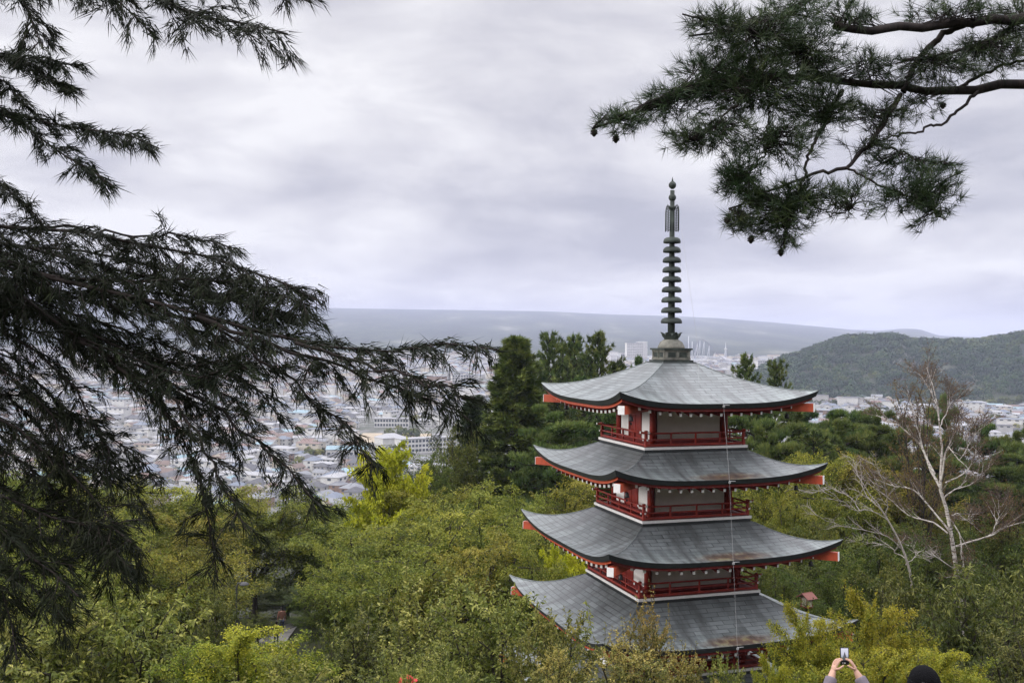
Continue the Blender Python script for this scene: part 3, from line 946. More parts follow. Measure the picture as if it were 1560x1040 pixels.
def layered(seed, H=8.0, Rc=4.4, split=0.28, limbs=9, subs=8, leaf=0.16, wid=0.09, pad=1.05, per=190, dome=0.5, up=0.04, lean=0.15, top_tint=0.12, thick=0.10, q2=(0.55, 1.0)):
    """a wide crown of flat, overlapping leaf sprays"""
    global rng
    rng = np.random.default_rng(seed)
    th = split * H
    trunk = np.array([[0, 0, -0.4], [0.02, 0, th * 0.3], [lean * 0.5, 0.05, th * 0.7], [lean, 0.1, th]])[None]
    tr0 = 0.03 * H
    wood = [tubes(trunk, tr0, tr0 * 0.8, 9)]
    az = np.arange(limbs) * 2.39996 + rng.uniform(0, 6)
    q = (np.arange(limbs) + 0.5) / limbs
    el = R(86) - q * R(74)
    cz = th + (H - th) * (1 - dome) * 0.8
    rz = H - cz
    end = np.stack([np.cos(az) * np.cos(el) * Rc * 0.86, np.sin(az) * np.cos(el) * Rc * 0.86, cz + np.sin(el) * rz * 0.92], -1)
    end *= rng.uniform(0.85, 1.08, (limbs, 1))
    st = np.stack([np.full(limbs, lean), np.full(limbs, 0.1), th * rng.uniform(0.75, 1.0, limbs)], -1)
    tt = np.linspace(0, 1, 8)[None, :, None]
    ctrl = st + (end - st) * 0.4 + np.array([0, 0, 0.9]) * rng.uniform(0.2, 0.9, (limbs, 1)) + rnd((limbs, 3), 0.2)
    Lb = (1 - tt) ** 2 * st[:, None] + 2 * tt * (1 - tt) * ctrl[:, None] + tt ** 2 * end[:, None]
    wood.append(tubes(Lb, tr0 * 0.5, tr0 * 0.12, 6))
    S, si = spawn(Lb, subs, 0.35, 1.0, Rc * 0.55, 55, up, 0.03, 0.1, 6, 0.4)
    wood.append(tubes(S, tr0 * 0.15, tr0 * 0.03, 4))
    cs, ax, sc_ = [], [], []
    for t in q2:
        c, tg = lerp_poly(S, np.full(len(S), t)); cs.append(c); ax.append(tg); sc_.append(rng.uniform(0.65, 1.15, len(S)) * (1.1 - 0.3 * t))
    c, tg = lerp_poly(Lb, np.full(limbs, 1.0)); cs.append(c); ax.append(tg); sc_.append(np.full(limbs, 0.9))
    c, tg = lerp_poly(Lb, np.full(limbs, 0.75)); cs.append(c + [0, 0, 0.2]); ax.append(tg); sc_.append(np.full(limbs, 0.8))
    c = np.vstack(cs); a = np.vstack(ax); k = np.concatenate(sc_) * pad
    a[:, 2] *= 0.35; a = unit(a)
    b = unit(np.cross([0, 0, 1.0], a)); up_ = np.cross(a, b)
    N = len(c)
    # fine twigs fanning through each spray
    ta = rng.uniform(-0.9, 0.9, (N, 6)); 
    tw = np.repeat(c - a * 0.3 * k[:, None], 6, 0)
    dd = np.repeat(a, 6, 0) * np.cos(ta).reshape(-1, 1) + np.repeat(b, 6, 0) * np.sin(ta).reshape(-1, 1)
    wood.append(tubes(grow(tw, dd, np.repeat(k, 6) * 1.1, 0.04, 0.08, 4), 0.009, 0.004, 3))
    pi = np.repeat(np.arange(N), per)
    r = np.sqrt(rng.uniform(0, 1, len(pi))); ph = rng.uniform(0, 2 * math.pi, len(pi))
    lob = 1 + 0.22 * np.sin(3 * ph + pi) + 0.12 * np.sin(7 * ph + 2 * pi)
    u_, v_ = r * np.cos(ph) * lob, r * np.sin(ph) * lob
    kk = k[pi][:, None]
    P = c[pi] + (a[pi] * (u_[:, None] * 1.2 + 0.15) + b[pi] * v_[:, None] * 0.8) * kk
    P[:, 2] += rnd(len(pi), thick) * kk[:, 0] - 0.22 * (r ** 2) * kk[:, 0] + 0.10 * np.sin(u_ * 6 + pi) * kk[:, 0]
    d = a[pi] * (0.4 + u_[:, None]) + b[pi] * v_[:, None] * 1.3 + rnd(P.shape, 0.45)
    d[:, 2] -= 0.25
    nrm = np.array([0, 0, 1.0]) + rnd(P.shape, 0.42)
    V, F = leaves(P, d, nrm, leaf * rng.uniform(0.6, 1.2, len(pi)), wid * rng.uniform(0.7, 1.15, len(pi)), 0.2)
    hrel = np.clip((c[:, 2] - th) / (H - th), 0, 1)
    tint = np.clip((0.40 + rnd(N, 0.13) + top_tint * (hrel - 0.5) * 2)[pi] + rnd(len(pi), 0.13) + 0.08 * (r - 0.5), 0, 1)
    wv, wf = join(wood)
    return wv, wf, V, F, np.repeat(tint, 4)


def pine(seed, H=12.0, Rc=3.0, base=0.14, tiers=18, per=5, tufts=26, nb=9, nlen=0.25, nw=0.045, flat=0.36, cone=0.85):
    """open pine with flat storeys of needles"""
    global rng
    rng = np.random.default_rng(seed)
    trunk = np.array([[0, 0, -0.5], [0.1, 0, H * 0.3], [0.0, 0.12, H * 0.65], [0.05, 0, H * 0.98]])[None]
    wood = [tubes(trunk, 0.022 * H, 0.03, 8)]
    lim, padc, padr = [], [], []
    for i in range(tiers):
        f = base + (0.97 - base) * i / (tiers - 1)
        for j in range(per if i < tiers - 1 else 2):
            a = rng.uniform(0, 6.28)
            L = Rc * ((1 - f) / (1 - base)) ** cone * rng.uniform(0.5, 1.15) + 0.16
            z = f * H + rnd(1, 0.15)[0]
            d = np.array([math.cos(a), math.sin(a), 0.0])
            p = np.array([d * 0, d * L * 0.4 + [0, 0, 0.12 * L], d * L * 0.75 + [0, 0, 0.15 * L], d * L + [0, 0, 0.22 * L]]) + [0, 0, z]
            lim.append(p)
            for q in ((0.35, 0.7, 1.0) if L > 1.4 else (0.6, 1.0)):
                padc.append(d * L * q + np.array([rnd(1, 0.22)[0], rnd(1, 0.22)[0], z + 0.2 * L * q + 0.1])); padr.append(0.27 * L * (1.2 - 0.3 * q) + 0.16)
    for z in np.linspace(0.88, 1.0, 6):
        for _ in range(2):
            padc.append(np.array([rnd(1, 0.10)[0], rnd(1, 0.10)[0], z * H])); padr.append(0.14 * (1.25 - z) / 0.3 + 0.04)
    wood.append(tubes(np.array(lim), 0.006 * H, 0.012, 5))
    padc = np.array(padc); padr = np.array(padr)
    pi = np.repeat(np.arange(len(padc)), tufts)
    o = unit(rnd((len(pi), 3))) * rng.uniform(0.2, 1, (len(pi), 1)) ** 0.5
    o[:, 2] = np.abs(o[:, 2]) * 1.0 - 0.25
    P = padc[pi] + o * padr[pi][:, None] * np.array([1, 1, flat])
    td = unit(np.stack([o[:, 0] * 0.8, o[:, 1] * 0.8, np.full(len(o), 0.75)], -1) + rnd(o.shape, 0.25))
    bi = np.repeat(np.arange(len(P)), nb)
    V, F = blades(P[bi], td[bi] + rnd((len(bi), 3), 0.42), nlen * rng.uniform(0.7, 1.15, len(bi)), nw)
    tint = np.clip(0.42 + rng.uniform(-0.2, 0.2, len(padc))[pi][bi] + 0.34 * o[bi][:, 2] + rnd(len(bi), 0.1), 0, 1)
    wv, wf = join(wood)
    return wv, wf, V, F, np.repeat(tint, 3)


def cedar(seed, H=14.0, Rc=3.0, n=150, clumps=9, nb=18, blen=0.40, bw=0.085, prof=0.75, lift=0.15, droop=0.09, var=0.2, bare=0.04, tips=0.32):
    """tall cone of drooping, tufted boughs"""
    global rng
    rng = np.random.default_rng(seed)
    trunk = np.array([[0, 0, -0.5], [0, 0, H * 0.35], [0.05, 0, H * 0.7], [0, 0, H * 0.995]])[None]
    q = (np.arange(n) + 0.5) / n
    f = bare + (0.99 - bare) * q ** 0.9
    az = np.arange(n) * 2.39996 + rnd(n, 0.3)
    L = Rc * (1 - f) ** prof * rng.uniform(0.92 - var, 0.92 + var, n) + 0.16
    d = np.stack([np.cos(az), np.sin(az), lift + 0.6 * f ** 3], -1)
    st = np.stack([np.zeros(n), np.zeros(n), f * H], -1)
    B = grow(st, d, L, droop, 0.05, 6)
    B[:, -1, 2] += 0.08 * L; B[:, -2, 2] += 0.02 * L
    wood = [tubes(trunk, 0.02 * H, 0.02, 8), tubes(B, 0.045, 0.01, 4)]
    pi = np.repeat(np.arange(n), clumps)
    t = np.tile(np.linspace(tips, 1.0, clumps), n)
    C, tg = lerp_poly(B[pi], t)
    sp = (1 - np.abs(t - 0.75)) * 0.16 * L[pi]
    C = C + np.cross(tg, [0, 0, 1.0]) * rnd(len(pi), 1)[:, None] * sp[:, None] + rnd(C.shape, 0.07)
    out = unit(np.stack([np.cos(az[pi]), np.sin(az[pi]), np.full(len(pi), 0.55)], -1))
    bi = np.repeat(np.arange(len(C)), nb)
    dd = unit(out[bi] * 0.9 + rnd((len(bi), 3), 0.55))
    V, F = blades(C[bi] - dd * 0.06, dd, blen * rng.uniform(0.6, 1.1, len(bi)), bw)
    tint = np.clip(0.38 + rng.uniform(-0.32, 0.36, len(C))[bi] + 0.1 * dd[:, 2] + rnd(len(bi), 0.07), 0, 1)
    wv, wf = join(wood)
    return wv, wf, V, F, np.repeat(tint, 3)


def plant_data(res, bark, leafm, nm='tree'):
    wv, wf, V, F, tv = res
    tm = make_mesh('trunk', wv, wf, bark, None, None, True)
    cm = make_mesh('crown', V, F, leafm, None, None, False, tv)
    return tm, cm, float(np.percentile(V[:, 2], 99.7)), float(np.percentile(np.hypot(V[:, 0], V[:, 1]), 97))


def plant(kind, data, px, d, ytop, label, group=None, half=None, rz=None, cat='tree', sink=0.0):
    """stand a copy of a plant on the ground so that its top reaches a known height"""
    tm, cm, H0, R0_ = data
    p = at(px, ytop, d)
    gz_ = float(ground_z(p[0], p[1])) - sink
    H = max(1.0, p[2] - gz_)
    e = empty(kind, (p[0], p[1], gz_), rz if rz is not None else random.uniform(0, 6.28))
    sz = H / H0
    sxy = (half / FPX * d) / R0_ if half else sz
    e.scale = (sxy, sxy, sz)
    link('trunk', tm, e); link('crown', cm, e)
    tag(e, label, cat, group)
    return e


def bark(name, a, b):
    k = NT(name)
    tc = k.n('ShaderNodeTexCoord').outputs['Object']
    mp = k.n('ShaderNodeMapping', {'Vector': tc, 'Scale': (6, 6, 1.6)}).outputs[0]
    n1 = k.noise(mp, 3.0, 6, 0.65)
    c = k.ramp(n1.outputs[0], [(0.3, a), (0.7, b)])
    return k.surf(k.principled(c, 0.85, 0.2, 0, n1.outputs[0], 0.6, 0.02))


M['bark'] = bark('dark_bark', (0.018, 0.015, 0.012), (0.06, 0.05, 0.042))
M['pinebark'] = bark('pine_bark', (0.012, 0.010, 0.010), (0.045, 0.034, 0.03))
kb = NT('pale_birch_bark')
tcb = kb.n('ShaderNodeTexCoord').outputs['Object']
nb1 = kb.noise(kb.n('ShaderNodeMapping', {'Vector': tcb, 'Scale': (2.2, 2.2, 9.0)}).outputs[0], 1.6, 5, 0.65)
nb2 = kb.noise(tcb, 1.1, 4, 0.6)
cb = kb.ramp(nb1.outputs[0], [(0.36, (0.07, 0.058, 0.05)), (0.44, (0.40, 0.36, 0.32)), (0.62, (0.66, 0.62, 0.57))])
cb = kb.mix(kb.ramp(nb2.outputs[0], [(0.5, (0, 0, 0)), (0.7, (0.6, 0.6, 0.6))]), cb, (0.24, 0.19, 0.16))
M['birchbark'] = kb.surf(kb.principled(cb, 0.85, 0.2, 0, nb1.outputs[0], 0.5, 0.02))
M['cherry'] = leaf_mat('cherry_leaves', (0.025, 0.046, 0.007), (0.130, 0.168, 0.023), (0.34, 0.34, 0.052))
M['olive'] = leaf_mat('olive_cherry_leaves', (0.030, 0.048, 0.007), (0.156, 0.176, 0.023), (0.40, 0.355, 0.056))
M['fresh'] = leaf_mat('fresh_green_leaves', (0.026, 0.044, 0.006), (0.134, 0.162, 0.025), (0.48, 0.46, 0.12), 0.4, 0.42, 0.25)
M['freshcherry'] = leaf_mat('pale_cherry_leaves', (0.026, 0.042, 0.006), (0.144, 0.164, 0.025), (0.50, 0.46, 0.12), 0.4, 0.42, 0.25)
M['maple'] = leaf_mat('yellowing_maple_leaves', (0.040, 0.066, 0.007), (0.165, 0.190, 0.019), (0.40, 0.34, 0.035))
M['russet'] = leaf_mat('russet_leaves', (0.036, 0.050, 0.009), (0.145, 0.150, 0.026), (0.42, 0.31, 0.08), 0.3, 0.42, 0.3)
M['deep'] = leaf_mat('deep_green_leaves', (0.018, 0.034, 0.006), (0.075, 0.098, 0.017), (0.30, 0.31, 0.08), 0.36, 0.42, 0.25)
M['lime'] = leaf_mat('lime_leaves', (0.17, 0.22, 0.012), (0.40, 0.42, 0.02), (0.62, 0.58, 0.05), objvar=0.0)
M['rust'] = leaf_mat('rusty_leaves', (0.06, 0.042, 0.018), (0.15, 0.090, 0.036), (0.26, 0.14, 0.05))
M['darkleaf'] = leaf_mat('dark_leaves', (0.024, 0.042, 0.008), (0.075, 0.100, 0.018), (0.20, 0.20, 0.04))
M['pine'] = leaf_mat('pine_needles', (0.022, 0.048, 0.014), (0.088, 0.130, 0.032), (0.24, 0.26, 0.065), 0.12)
M['cedar'] = leaf_mat('cedar_foliage', (0.020, 0.038, 0.009), (0.100, 0.128, 0.026), (0.30, 0.31, 0.075), 0.12)
M['darkcedar'] = leaf_mat('dark_cedar_foliage', (0.014, 0.032, 0.012), (0.040, 0.072, 0.026), (0.095, 0.125, 0.042), 0.12)
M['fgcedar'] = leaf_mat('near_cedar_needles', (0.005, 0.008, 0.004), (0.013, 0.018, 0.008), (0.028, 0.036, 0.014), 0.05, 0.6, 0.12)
M['fgpine'] = leaf_mat('near_pine_needles', (0.012, 0.028, 0.010), (0.036, 0.064, 0.022), (0.095, 0.125, 0.042), 0.10, 0.45, 0.3)
# ================================================================ trees on the slope
# near trees: every leaf counts
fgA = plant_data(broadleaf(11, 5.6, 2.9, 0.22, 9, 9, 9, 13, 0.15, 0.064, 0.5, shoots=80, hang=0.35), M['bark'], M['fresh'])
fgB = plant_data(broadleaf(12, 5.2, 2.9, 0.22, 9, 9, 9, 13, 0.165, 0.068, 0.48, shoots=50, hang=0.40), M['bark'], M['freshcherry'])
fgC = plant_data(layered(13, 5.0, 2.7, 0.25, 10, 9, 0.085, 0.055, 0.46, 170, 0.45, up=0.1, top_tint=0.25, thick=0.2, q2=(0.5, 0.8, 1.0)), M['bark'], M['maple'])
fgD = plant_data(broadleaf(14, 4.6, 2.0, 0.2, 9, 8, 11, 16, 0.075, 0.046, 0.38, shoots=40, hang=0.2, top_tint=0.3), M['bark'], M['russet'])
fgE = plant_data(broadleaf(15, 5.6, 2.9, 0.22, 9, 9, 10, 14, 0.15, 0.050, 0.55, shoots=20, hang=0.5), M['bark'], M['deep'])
# cherries further down: wide and layered
mc = [plant_data(layered(20 + i, top_tint=0.2), M['bark'], M[k]) for i, k in enumerate(('cherry', 'olive', 'cherry', 'darkleaf'))]
limeT = plant_data(layered(31, 7.0, 4.2, 0.3, 9, 9, 0.22, 0.14, 0.9, 210, 0.7, top_tint=0.1), M['bark'], M['lime'])
rustT = plant_data(broadleaf(33, 8.0, 3.8, 0.3, 8, 8, 10, 7, 0.11, 0.06, 0.8, up=0.15, top_tint=0.1), M['bark'], M['rust'])
pn = [plant_data(cedar(40 + i, 12, 3.6, 105, 9, 22, 0.34, 0.060, 0.62, 0.30, 0.02, 0.5, 0.08, 0.25), M['pinebark'], M['pine']) for i in range(4)]
pnw = [plant_data(pine(45 + i, 10, 4.6, 0.22, 9, 6, 34, 9, 0.36, 0.065, 0.24, 0.45), M['pinebark'], M['pine']) for i in range(3)]
cdA = plant_data(cedar(50, 16, 3.1, 270, 14, 22, 0.44, 0.095, prof=0.72), M['pinebark'], M['cedar'])
cdB = plant_data(cedar(51, 14, 3.2, 200, 11, 16), M['pinebark'], M['darkcedar'])

# --- tall evergreens left of the pagoda
plant('cedar_tree', cdA, 787, 78, 517, 'tall conical cedar with pale tufted boughs, highest tree left of the pagoda', half=90)
plant('cedar_tree', cdB, 722, 84, 606, 'dark shorter cedar tucked against the left flank of the tall cedar', half=75)
plant('pine_tree', pn[0], 836, 92, 508, 'slim pointed pine just right of the tall cedar', half=80)
plant('pine_tree', pn[3], 858, 98, 522, 'short pine between the two pointed pines behind the top roof', half=85)
plant('pine_tree', pn[1], 874, 95, 512, 'dense pine in the middle of the clump behind the top roof', half=82)
plant('pine_tree', pn[2], 911, 93, 507, 'pine with a bare twiggy leader behind the left edge of the top roof', half=78)
plant('pine_tree', pn[1], 888, 84, 575, 'low dark pine below the left corner of the top roof', half=90)
plant('pine_tree', pn[2], 818, 88, 552, 'shorter pine filling the gap right of the tall cedar', half=80)
plant('pine_tree', pn[0], 897, 90, 540, 'ragged pine in front of the clump behind the top roof', half=85)
plant('pine_tree', pn[3], 940, 94, 549, 'low ragged pine sloping down beside the top roof', half=70)
plant('pine_tree', pn[1], 850, 80, 590, 'broad pine below the clump, over the second roof corner', half=100)
plant('pine_tree', pnw[0], 850, 72, 622, 'spreading pine beside the left corner of the second roof', half=95)
plant('pine_tree', pnw[1], 925, 74, 625, 'spreading pine half hidden behind the upper balcony', half=80)
plant('pine_tree', pn[0], 975, 100, 545, 'small pine top showing just left of the spire base', half=56)
plant('broadleaf_tree', mc[3], 688, 76, 652, 'dark green round tree between the lime tree and the cedars', half=62)
plant('broadleaf_tree', mc[3], 652, 70, 690, 'dull green bushy tree touching the right side of the lime tree', half=48)
plant('maple_tree', limeT, 592, 66, 682, 'bright lime green maple, the lightest tree in the grove', half=70)

# --- right of the pagoda
plant('pine_tree', pn[2], 1137, 88, 541, 'pine top standing above the right slope of the top roof', half=66)
plant('pine_tree', pn[0], 1182, 92, 550, 'second pine top above the top roof, nearer its right corner', half=70)
for k, (px, d, y, h) in enumerate([(1150, 74, 600, 90), (1215, 80, 622, 95), (1270, 84, 624, 85), (1335, 90, 628, 90), (1240, 66, 655, 85), (1330, 72, 648, 80), (1178, 62, 655, 70), (1300, 98, 626, 80), (1225, 96, 622, 80), (1375, 95, 630, 70), (1280, 70, 640, 80)]):
    plant('pine_tree', pnw[k % 3] if k != 4 else pn[0], px, d, y, 'layered dark green pine in the pine wood right of the upper balcony', 'pines right of the pagoda', half=h)
for k, (px, d, y, h) in enumerate([(1440, 92, 602, 45), (1500, 88, 648, 80), (1550, 85, 652, 75), (1420, 76, 680, 95), (1525, 74, 690, 100), (1590, 80, 655, 90)]):
    plant('pine_tree', pnw[(k + 1) % 3], px, d, y, 'dark pine in the wood behind the bare birch', 'pines behind the bare birch', half=h)
for k, (px, d, y, h, q) in enumerate([(1175, 58, 700, 80, 1), (1250, 62, 688, 85, 1), (1320, 64, 694, 85, 1), (1205, 52, 742, 80, 0), (1390, 66, 716, 80, 1)]):
    plant('cherry_tree', mc[q], px, d, y, 'olive brown cherry crown between the pines and the bare birch', 'turning cherries right of the pagoda', half=h)
for k, (px, d, y, h, q) in enumerate([(1240, 47, 800, 95, 3), (1320, 45, 800, 95, 3), (1190, 43, 845, 85, 3), (1275, 40, 856, 90, 3), (1398, 52, 786, 70, 3), (1512, 50, 796, 85, 3), (1550, 50, 770, 100, 3), (1380, 40, 850, 95, 3), (1580, 42, 840, 100, 3)]):
    plant('broadleaf_tree', mc[q], px, d, y, 'shady dark green crown in the thicket under the bare birch', 'dark thicket right of the pagoda', half=h)
plant('broadleaf_tree', rustT, 1405, 62, 566, 'thin rust brown tree behind the forked top of the bare birch', half=62)
plant('broadleaf_tree', rustT, 1535, 50, 740, 'rust brown sparse tree at the right edge of the thicket', half=70)
for k, (px, d, y, h) in enumerate([(1370, 23, 890, 110), (1470, 22, 872, 130), (1565, 24, 868, 120)]):
    plant('broadleaf_tree', fgE, px, d, y, ['fresh green tree with drooping narrow leaves behind the yellow maples', 'widest fresh green tree with drooping narrow leaves, under the birch trunk', 'fresh green drooping tree cut by the right edge'][k], half=h)

# --- cherry grove left of the pagoda
grove = [(470, 74, 742, 95), (545, 72, 746, 95), (640, 66, 742, 100), (720, 66, 736, 100), (800, 64, 738, 95), (868, 66, 726, 85),
         (90, 74, 706, 110), (200, 72, 722, 110), (300, 70, 738, 110), (390, 70, 742, 100), (10, 70, 700, 110),
         (560, 56, 778, 115), (660, 54, 772, 120), (770, 54, 772, 115), (860, 52, 786, 95), (285, 57, 786, 105), (170, 56, 778, 120), (50, 56, 770, 120),
         (610, 44, 826, 125), (720, 43, 822, 125), (820, 42, 838, 95), (535, 48, 836, 85), (285, 46, 840, 110), (190, 44, 838, 120), (60, 44, 840, 120)]
for k, (px, d, y, h) in enumerate(grove):
    row = 0 if d > 60 else (1 if d > 50 else 2)
    lab = ['yellow tipped cherry crown along the far edge of the grove', 'olive green cherry crown in the middle of the grove', 'green cherry crown in the shaded near rows of the grove'][row]
    plant('cherry_tree', mc[(k * 2 + row) % 3], px, d, y, lab, 'cherry grove left of the pagoda, ' + ('far edge', 'middle rows', 'near rows')[row], half=h)
for (px, d, y, h) in ((392, 80, 886, 60), (438, 82, 893, 60), (482, 80, 886, 60), (530, 78, 880, 60), (350, 76, 884, 60), (476, 65, 930, 34), (394, 62, 936, 30)):
    plant('shrub', mc[3], px, d, y, 'dark low shrub in the shade behind the path', 'shrubs behind the path', half=h, cat='shrub')
plant('maple_tree', limeT, 862, 48, 832, 'yellow green bush against the third roof at its left corner', half=48)

# --- nearest row along the bottom
fg = [(60, 17, 905, 165, fgB, 'leafy cherry with pale leaf edges in the bottom left corner'),
      (205, 17.5, 890, 150, fgB, 'tallest leafy cherry of the bottom left, above the yellow maple'),
      (370, 15, 950, 130, fgC, 'soft yellow green maple at the bottom left of the path'),
      (330, 21, 905, 90, fgE, 'green bush beside the lamp post'),
      (548, 16.5, 938, 105, fgE, 'drooping green cherry right of the path'),
      (640, 19, 888, 135, fgA, 'green cherry with upright shoots at the bottom centre'),
      (760, 17.5, 892, 130, fgA, 'green cherry with long shoots in front of the lowest roof'),
      (850, 15, 930, 90, fgA, 'young green cherry rising over the left eave of the lowest roof'),
      (850, 13, 985, 70, fgD, 'low russet bush at the foot of the green cherries'),
      (985, 14, 918, 72, fgD, 'upright russet tipped bush in front of the pagoda corner'),
      (955, 12.5, 972, 100, fgD, 'broad russet bush at the bottom below the upright one'),
      (1040, 12.5, 990, 60, fgD, 'small russet bush at the bottom right of the lowest roof'),
      (1110, 13.5, 1003, 45, fgA, 'thin green sapling under the lightning wire'),
      (1240, 14, 925, 80, fgC, 'yellow maple beside the right end of the lowest roof'),
      (1345, 15.5, 905, 95, fgC, 'tallest yellow maple, orange at its top, behind the phone'),
      (1430, 12.5, 985, 95, fgC, 'low yellow maple behind the black hat'),
      (1330, 11.5, 985, 110, fgC, 'yellow maple bush right behind the raised hands'),
      (1185, 11, 1000, 50, fgC, 'small yellow maple under the lowest eave'),
      (1560, 15, 960, 110, fgE, 'green bush in the bottom right corner'),
      (450, 13.5, 1000, 110, fgB, 'leafy cherry along the bottom edge below the path'),
      (612, 11.5, 1012, 42, fgA, 'low green sapling in front of the red cap'),
      (672, 11.4, 1008, 62, fgA, 'low green sapling right of the red cap'),
      (625, 13.8, 985, 110, fgA, 'green cherry at the bottom edge behind the red cap')]
for (px, d, y, h, dat, lab) in fg:
    plant('maple_tree' if dat is fgC else ('shrub' if 'bush' in lab else 'cherry_tree'), dat, px, d, y, lab, half=h, cat='shrub' if 'bush' in lab else 'tree')

# --- bare birch, drawn limb by limb
rng = np.random.default_rng(77)
BD = 48.0
bt = [[(1466, 960), (1462, 900), (1455, 850), (1447, 800), (1440, 762), (1432, 740), (1436, 690), (1430, 640), (1424, 600), (1412, 560)],
      [(1432, 742), (1418, 715), (1400, 675), (1370, 650), (1335, 632)],
      [(1424, 722), (1408, 690), (1395, 640), (1382, 600)], [(1434, 745), (1438, 700), (1446, 680), (1462, 700), (1478, 672), (1492, 655)],
      [(1436, 760), (1455, 745), (1478, 738), (1508, 710)], [(1444, 812), (1420, 795), (1385, 785), (1350, 755), (1320, 735)],
      [(1446, 808), (1415, 770), (1390, 745), (1360, 740), (1325, 725)], [(1456, 832), (1480, 824), (1510, 815), (1540, 800), (1580, 792)],
      [(1450, 785), (1460, 782), (1470, 792), (1482, 788)], [(1448, 790), (1460, 810), (1468, 850), (1470, 880)], [(1432, 650), (1445, 620), (1452, 600)],
      [(1428, 620), (1415, 590), (1405, 575)], [(1436, 700), (1455, 660), (1465, 640)], [(1510, 815), (1520, 790), (1523, 772)], [(1440, 735), (1470, 720), (1485, 690), (1492, 650)],
      [(1460, 870), (1430, 850), (1400, 835), (1380, 830)]]
bp = at(1466, 960, BD)
birch = empty('birch_tree', (bp[0], bp[1], float(ground_z(bp[0], bp[1]))))
tag(birch, 'pale bare birch with a forked white trunk standing above the thicket on the right', 'tree')
org = np.array(birch.location)


def px_poly(pts, d, K=12, jit=0.0, z=None):
    P = np.array([at(x, y, d + (z[i] if z is not None else 0)) for i, (x, y) in enumerate(pts)])
    t = np.concatenate([[0], np.cumsum(np.linalg.norm(np.diff(P, axis=0), axis=1))]); t /= t[-1]
    # Catmull-Rom through the points
    tt = np.linspace(0, 1, K)
    Pm = np.vstack([2 * P[0] - P[1], P, 2 * P[-1] - P[-2]])
    out_ = []
    for q in tt:
        i = min(np.searchsorted(t, q, side='right') - 1, len(P) - 2)
        u = (q - t[i]) / (t[i + 1] - t[i] + 1e-9)
        a, b, c, e = Pm[i], Pm[i + 1], Pm[i + 2], Pm[i + 3]
        out_.append(0.5 * (2 * b + (c - a) * u + (2 * a - 5 * b + 4 * c - e) * u ** 2 + (3 * b - 3 * c + e - a) * u ** 3))
    out_ = np.array(out_)
    if jit: out_[1:] += rnd(out_[1:].shape, jit)
    return out_


root_pt = np.array([[bp[0], bp[1], org[2] - 0.4]])
wood = []
main = px_poly(bt[0], BD, 14, 0.02)
main[0] = root_pt
wood.append(tubes((main - org)[None], 0.135, 0.015, 9))
LB = []
for k, l in enumerate(bt[1:]):
    dz = np.linspace(0, rng.uniform(-1.6, 1.6), len(l))
    q = px_poly(l, BD, 12, 0.018, dz)
    LB.append(q - org)
LB = np.array(LB)
wood.append(tubes(LB, 0.55 * np.array([0.13, 0.10, 0.09, 0.07, 0.08, 0.09, 0.10, 0.05, 0.06, 0.05, 0.05, 0.05, 0.04, 0.07, 0.05]), 0.014, 6))
S, _ = spawn(np.vstack([LB, px_poly(bt[0], BD, 12)[None] - org]), 10, 0.3, 1.0, 1.35, 36, 0.35, -0.02, 0.09, 6, 0.4)
wood.append(tubes(S, 0.015, 0.006, 4))
T, _ = spawn(S, 8, 0.2, 1.0, 0.66, 38, 0.2, 0.0, 0.12, 5, 0.3)
wv, wf = join(wood)
link('trunk', make_mesh('trunk', wv, wf, M['birchbark'], None, None, True), birch)
T2, _ = spawn(T, 4, 0.2, 1.0, 0.4, 40, 0.1, 0.02, 0.2, 4, 0.3)
tv_, tf_ = join([tubes(T, 0.010, 0.005, 3), tubes(T2, 0.006, 0.003, 3)])
link('twigs', make_mesh('twigs', tv_, tf_, M['birchbark'] if False else bark('brown_twigs', (0.06, 0.05, 0.04), (0.15, 0.11, 0.09)), None, None, True), birch)
pk = T2[rng.uniform(size=len(T2)) < 0.5]
V_, F_, tv2 = leafy_shoots(pk, 3, 0.09, 0.05, np.full(len(pk), 0.45), 0.4)
link('crown', make_mesh('crown', V_, F_, M['rust'], None, None, False, tv2), birch)
# a second, smaller bare tree leaning in from its left
BD2 = 43.0
b2 = [[(1392, 930), (1385, 870), (1368, 820), (1345, 780), (1320, 745), (1300, 715)], [(1355, 795), (1330, 778), (1300, 775), (1275, 760), (1245, 748)],
      [(1372, 835), (1345, 815), (1305, 805), (1270, 795), (1235, 780)], [(1345, 780), (1325, 760), (1310, 730), (1300, 700)], [(1378, 850), (1345, 828), (1310, 826)],
      [(1350, 788), (1352, 760), (1345, 730), (1330, 700)], [(1380, 860), (1400, 840), (1420, 850)], [(1310, 778), (1290, 755), (1262, 745), (1230, 752)]]
bp2 = at(1392, 930, BD2)
e2 = empty('dead_tree', (bp2[0], bp2[1], float(ground_z(bp2[0], bp2[1]))))
tag(e2, 'small bare leaning tree with pale forked branches left of the white birch', 'tree')
org2 = np.array(e2.location)
wood = []
mn = px_poly(b2[0], BD2, 12, 0.02); mn[0] = [bp2[0], bp2[1], org2[2] - 0.3]
wood.append(tubes((mn - org2)[None], 0.07, 0.012, 7))
LB = np.array([px_poly(l, BD2, 12, 0.04, np.linspace(0, rng.uniform(-1.5, 1.5), len(l))) - org2 for l in b2[1:]])
wood.append(tubes(LB, 0.022, 0.008, 5))
S, _ = spawn(LB, 8, 0.2, 1.0, 0.9, 40, 0.2, 0.0, 0.2, 5, 0.4)
wood.append(tubes(S, 0.014, 0.006, 3))
T, _ = spawn(S, 7, 0.1, 1.0, 0.5, 40, 0.1, 0.02, 0.2, 5, 0.3)
wood.append(tubes(T, 0.008, 0.004, 3))
wv, wf = join(wood)
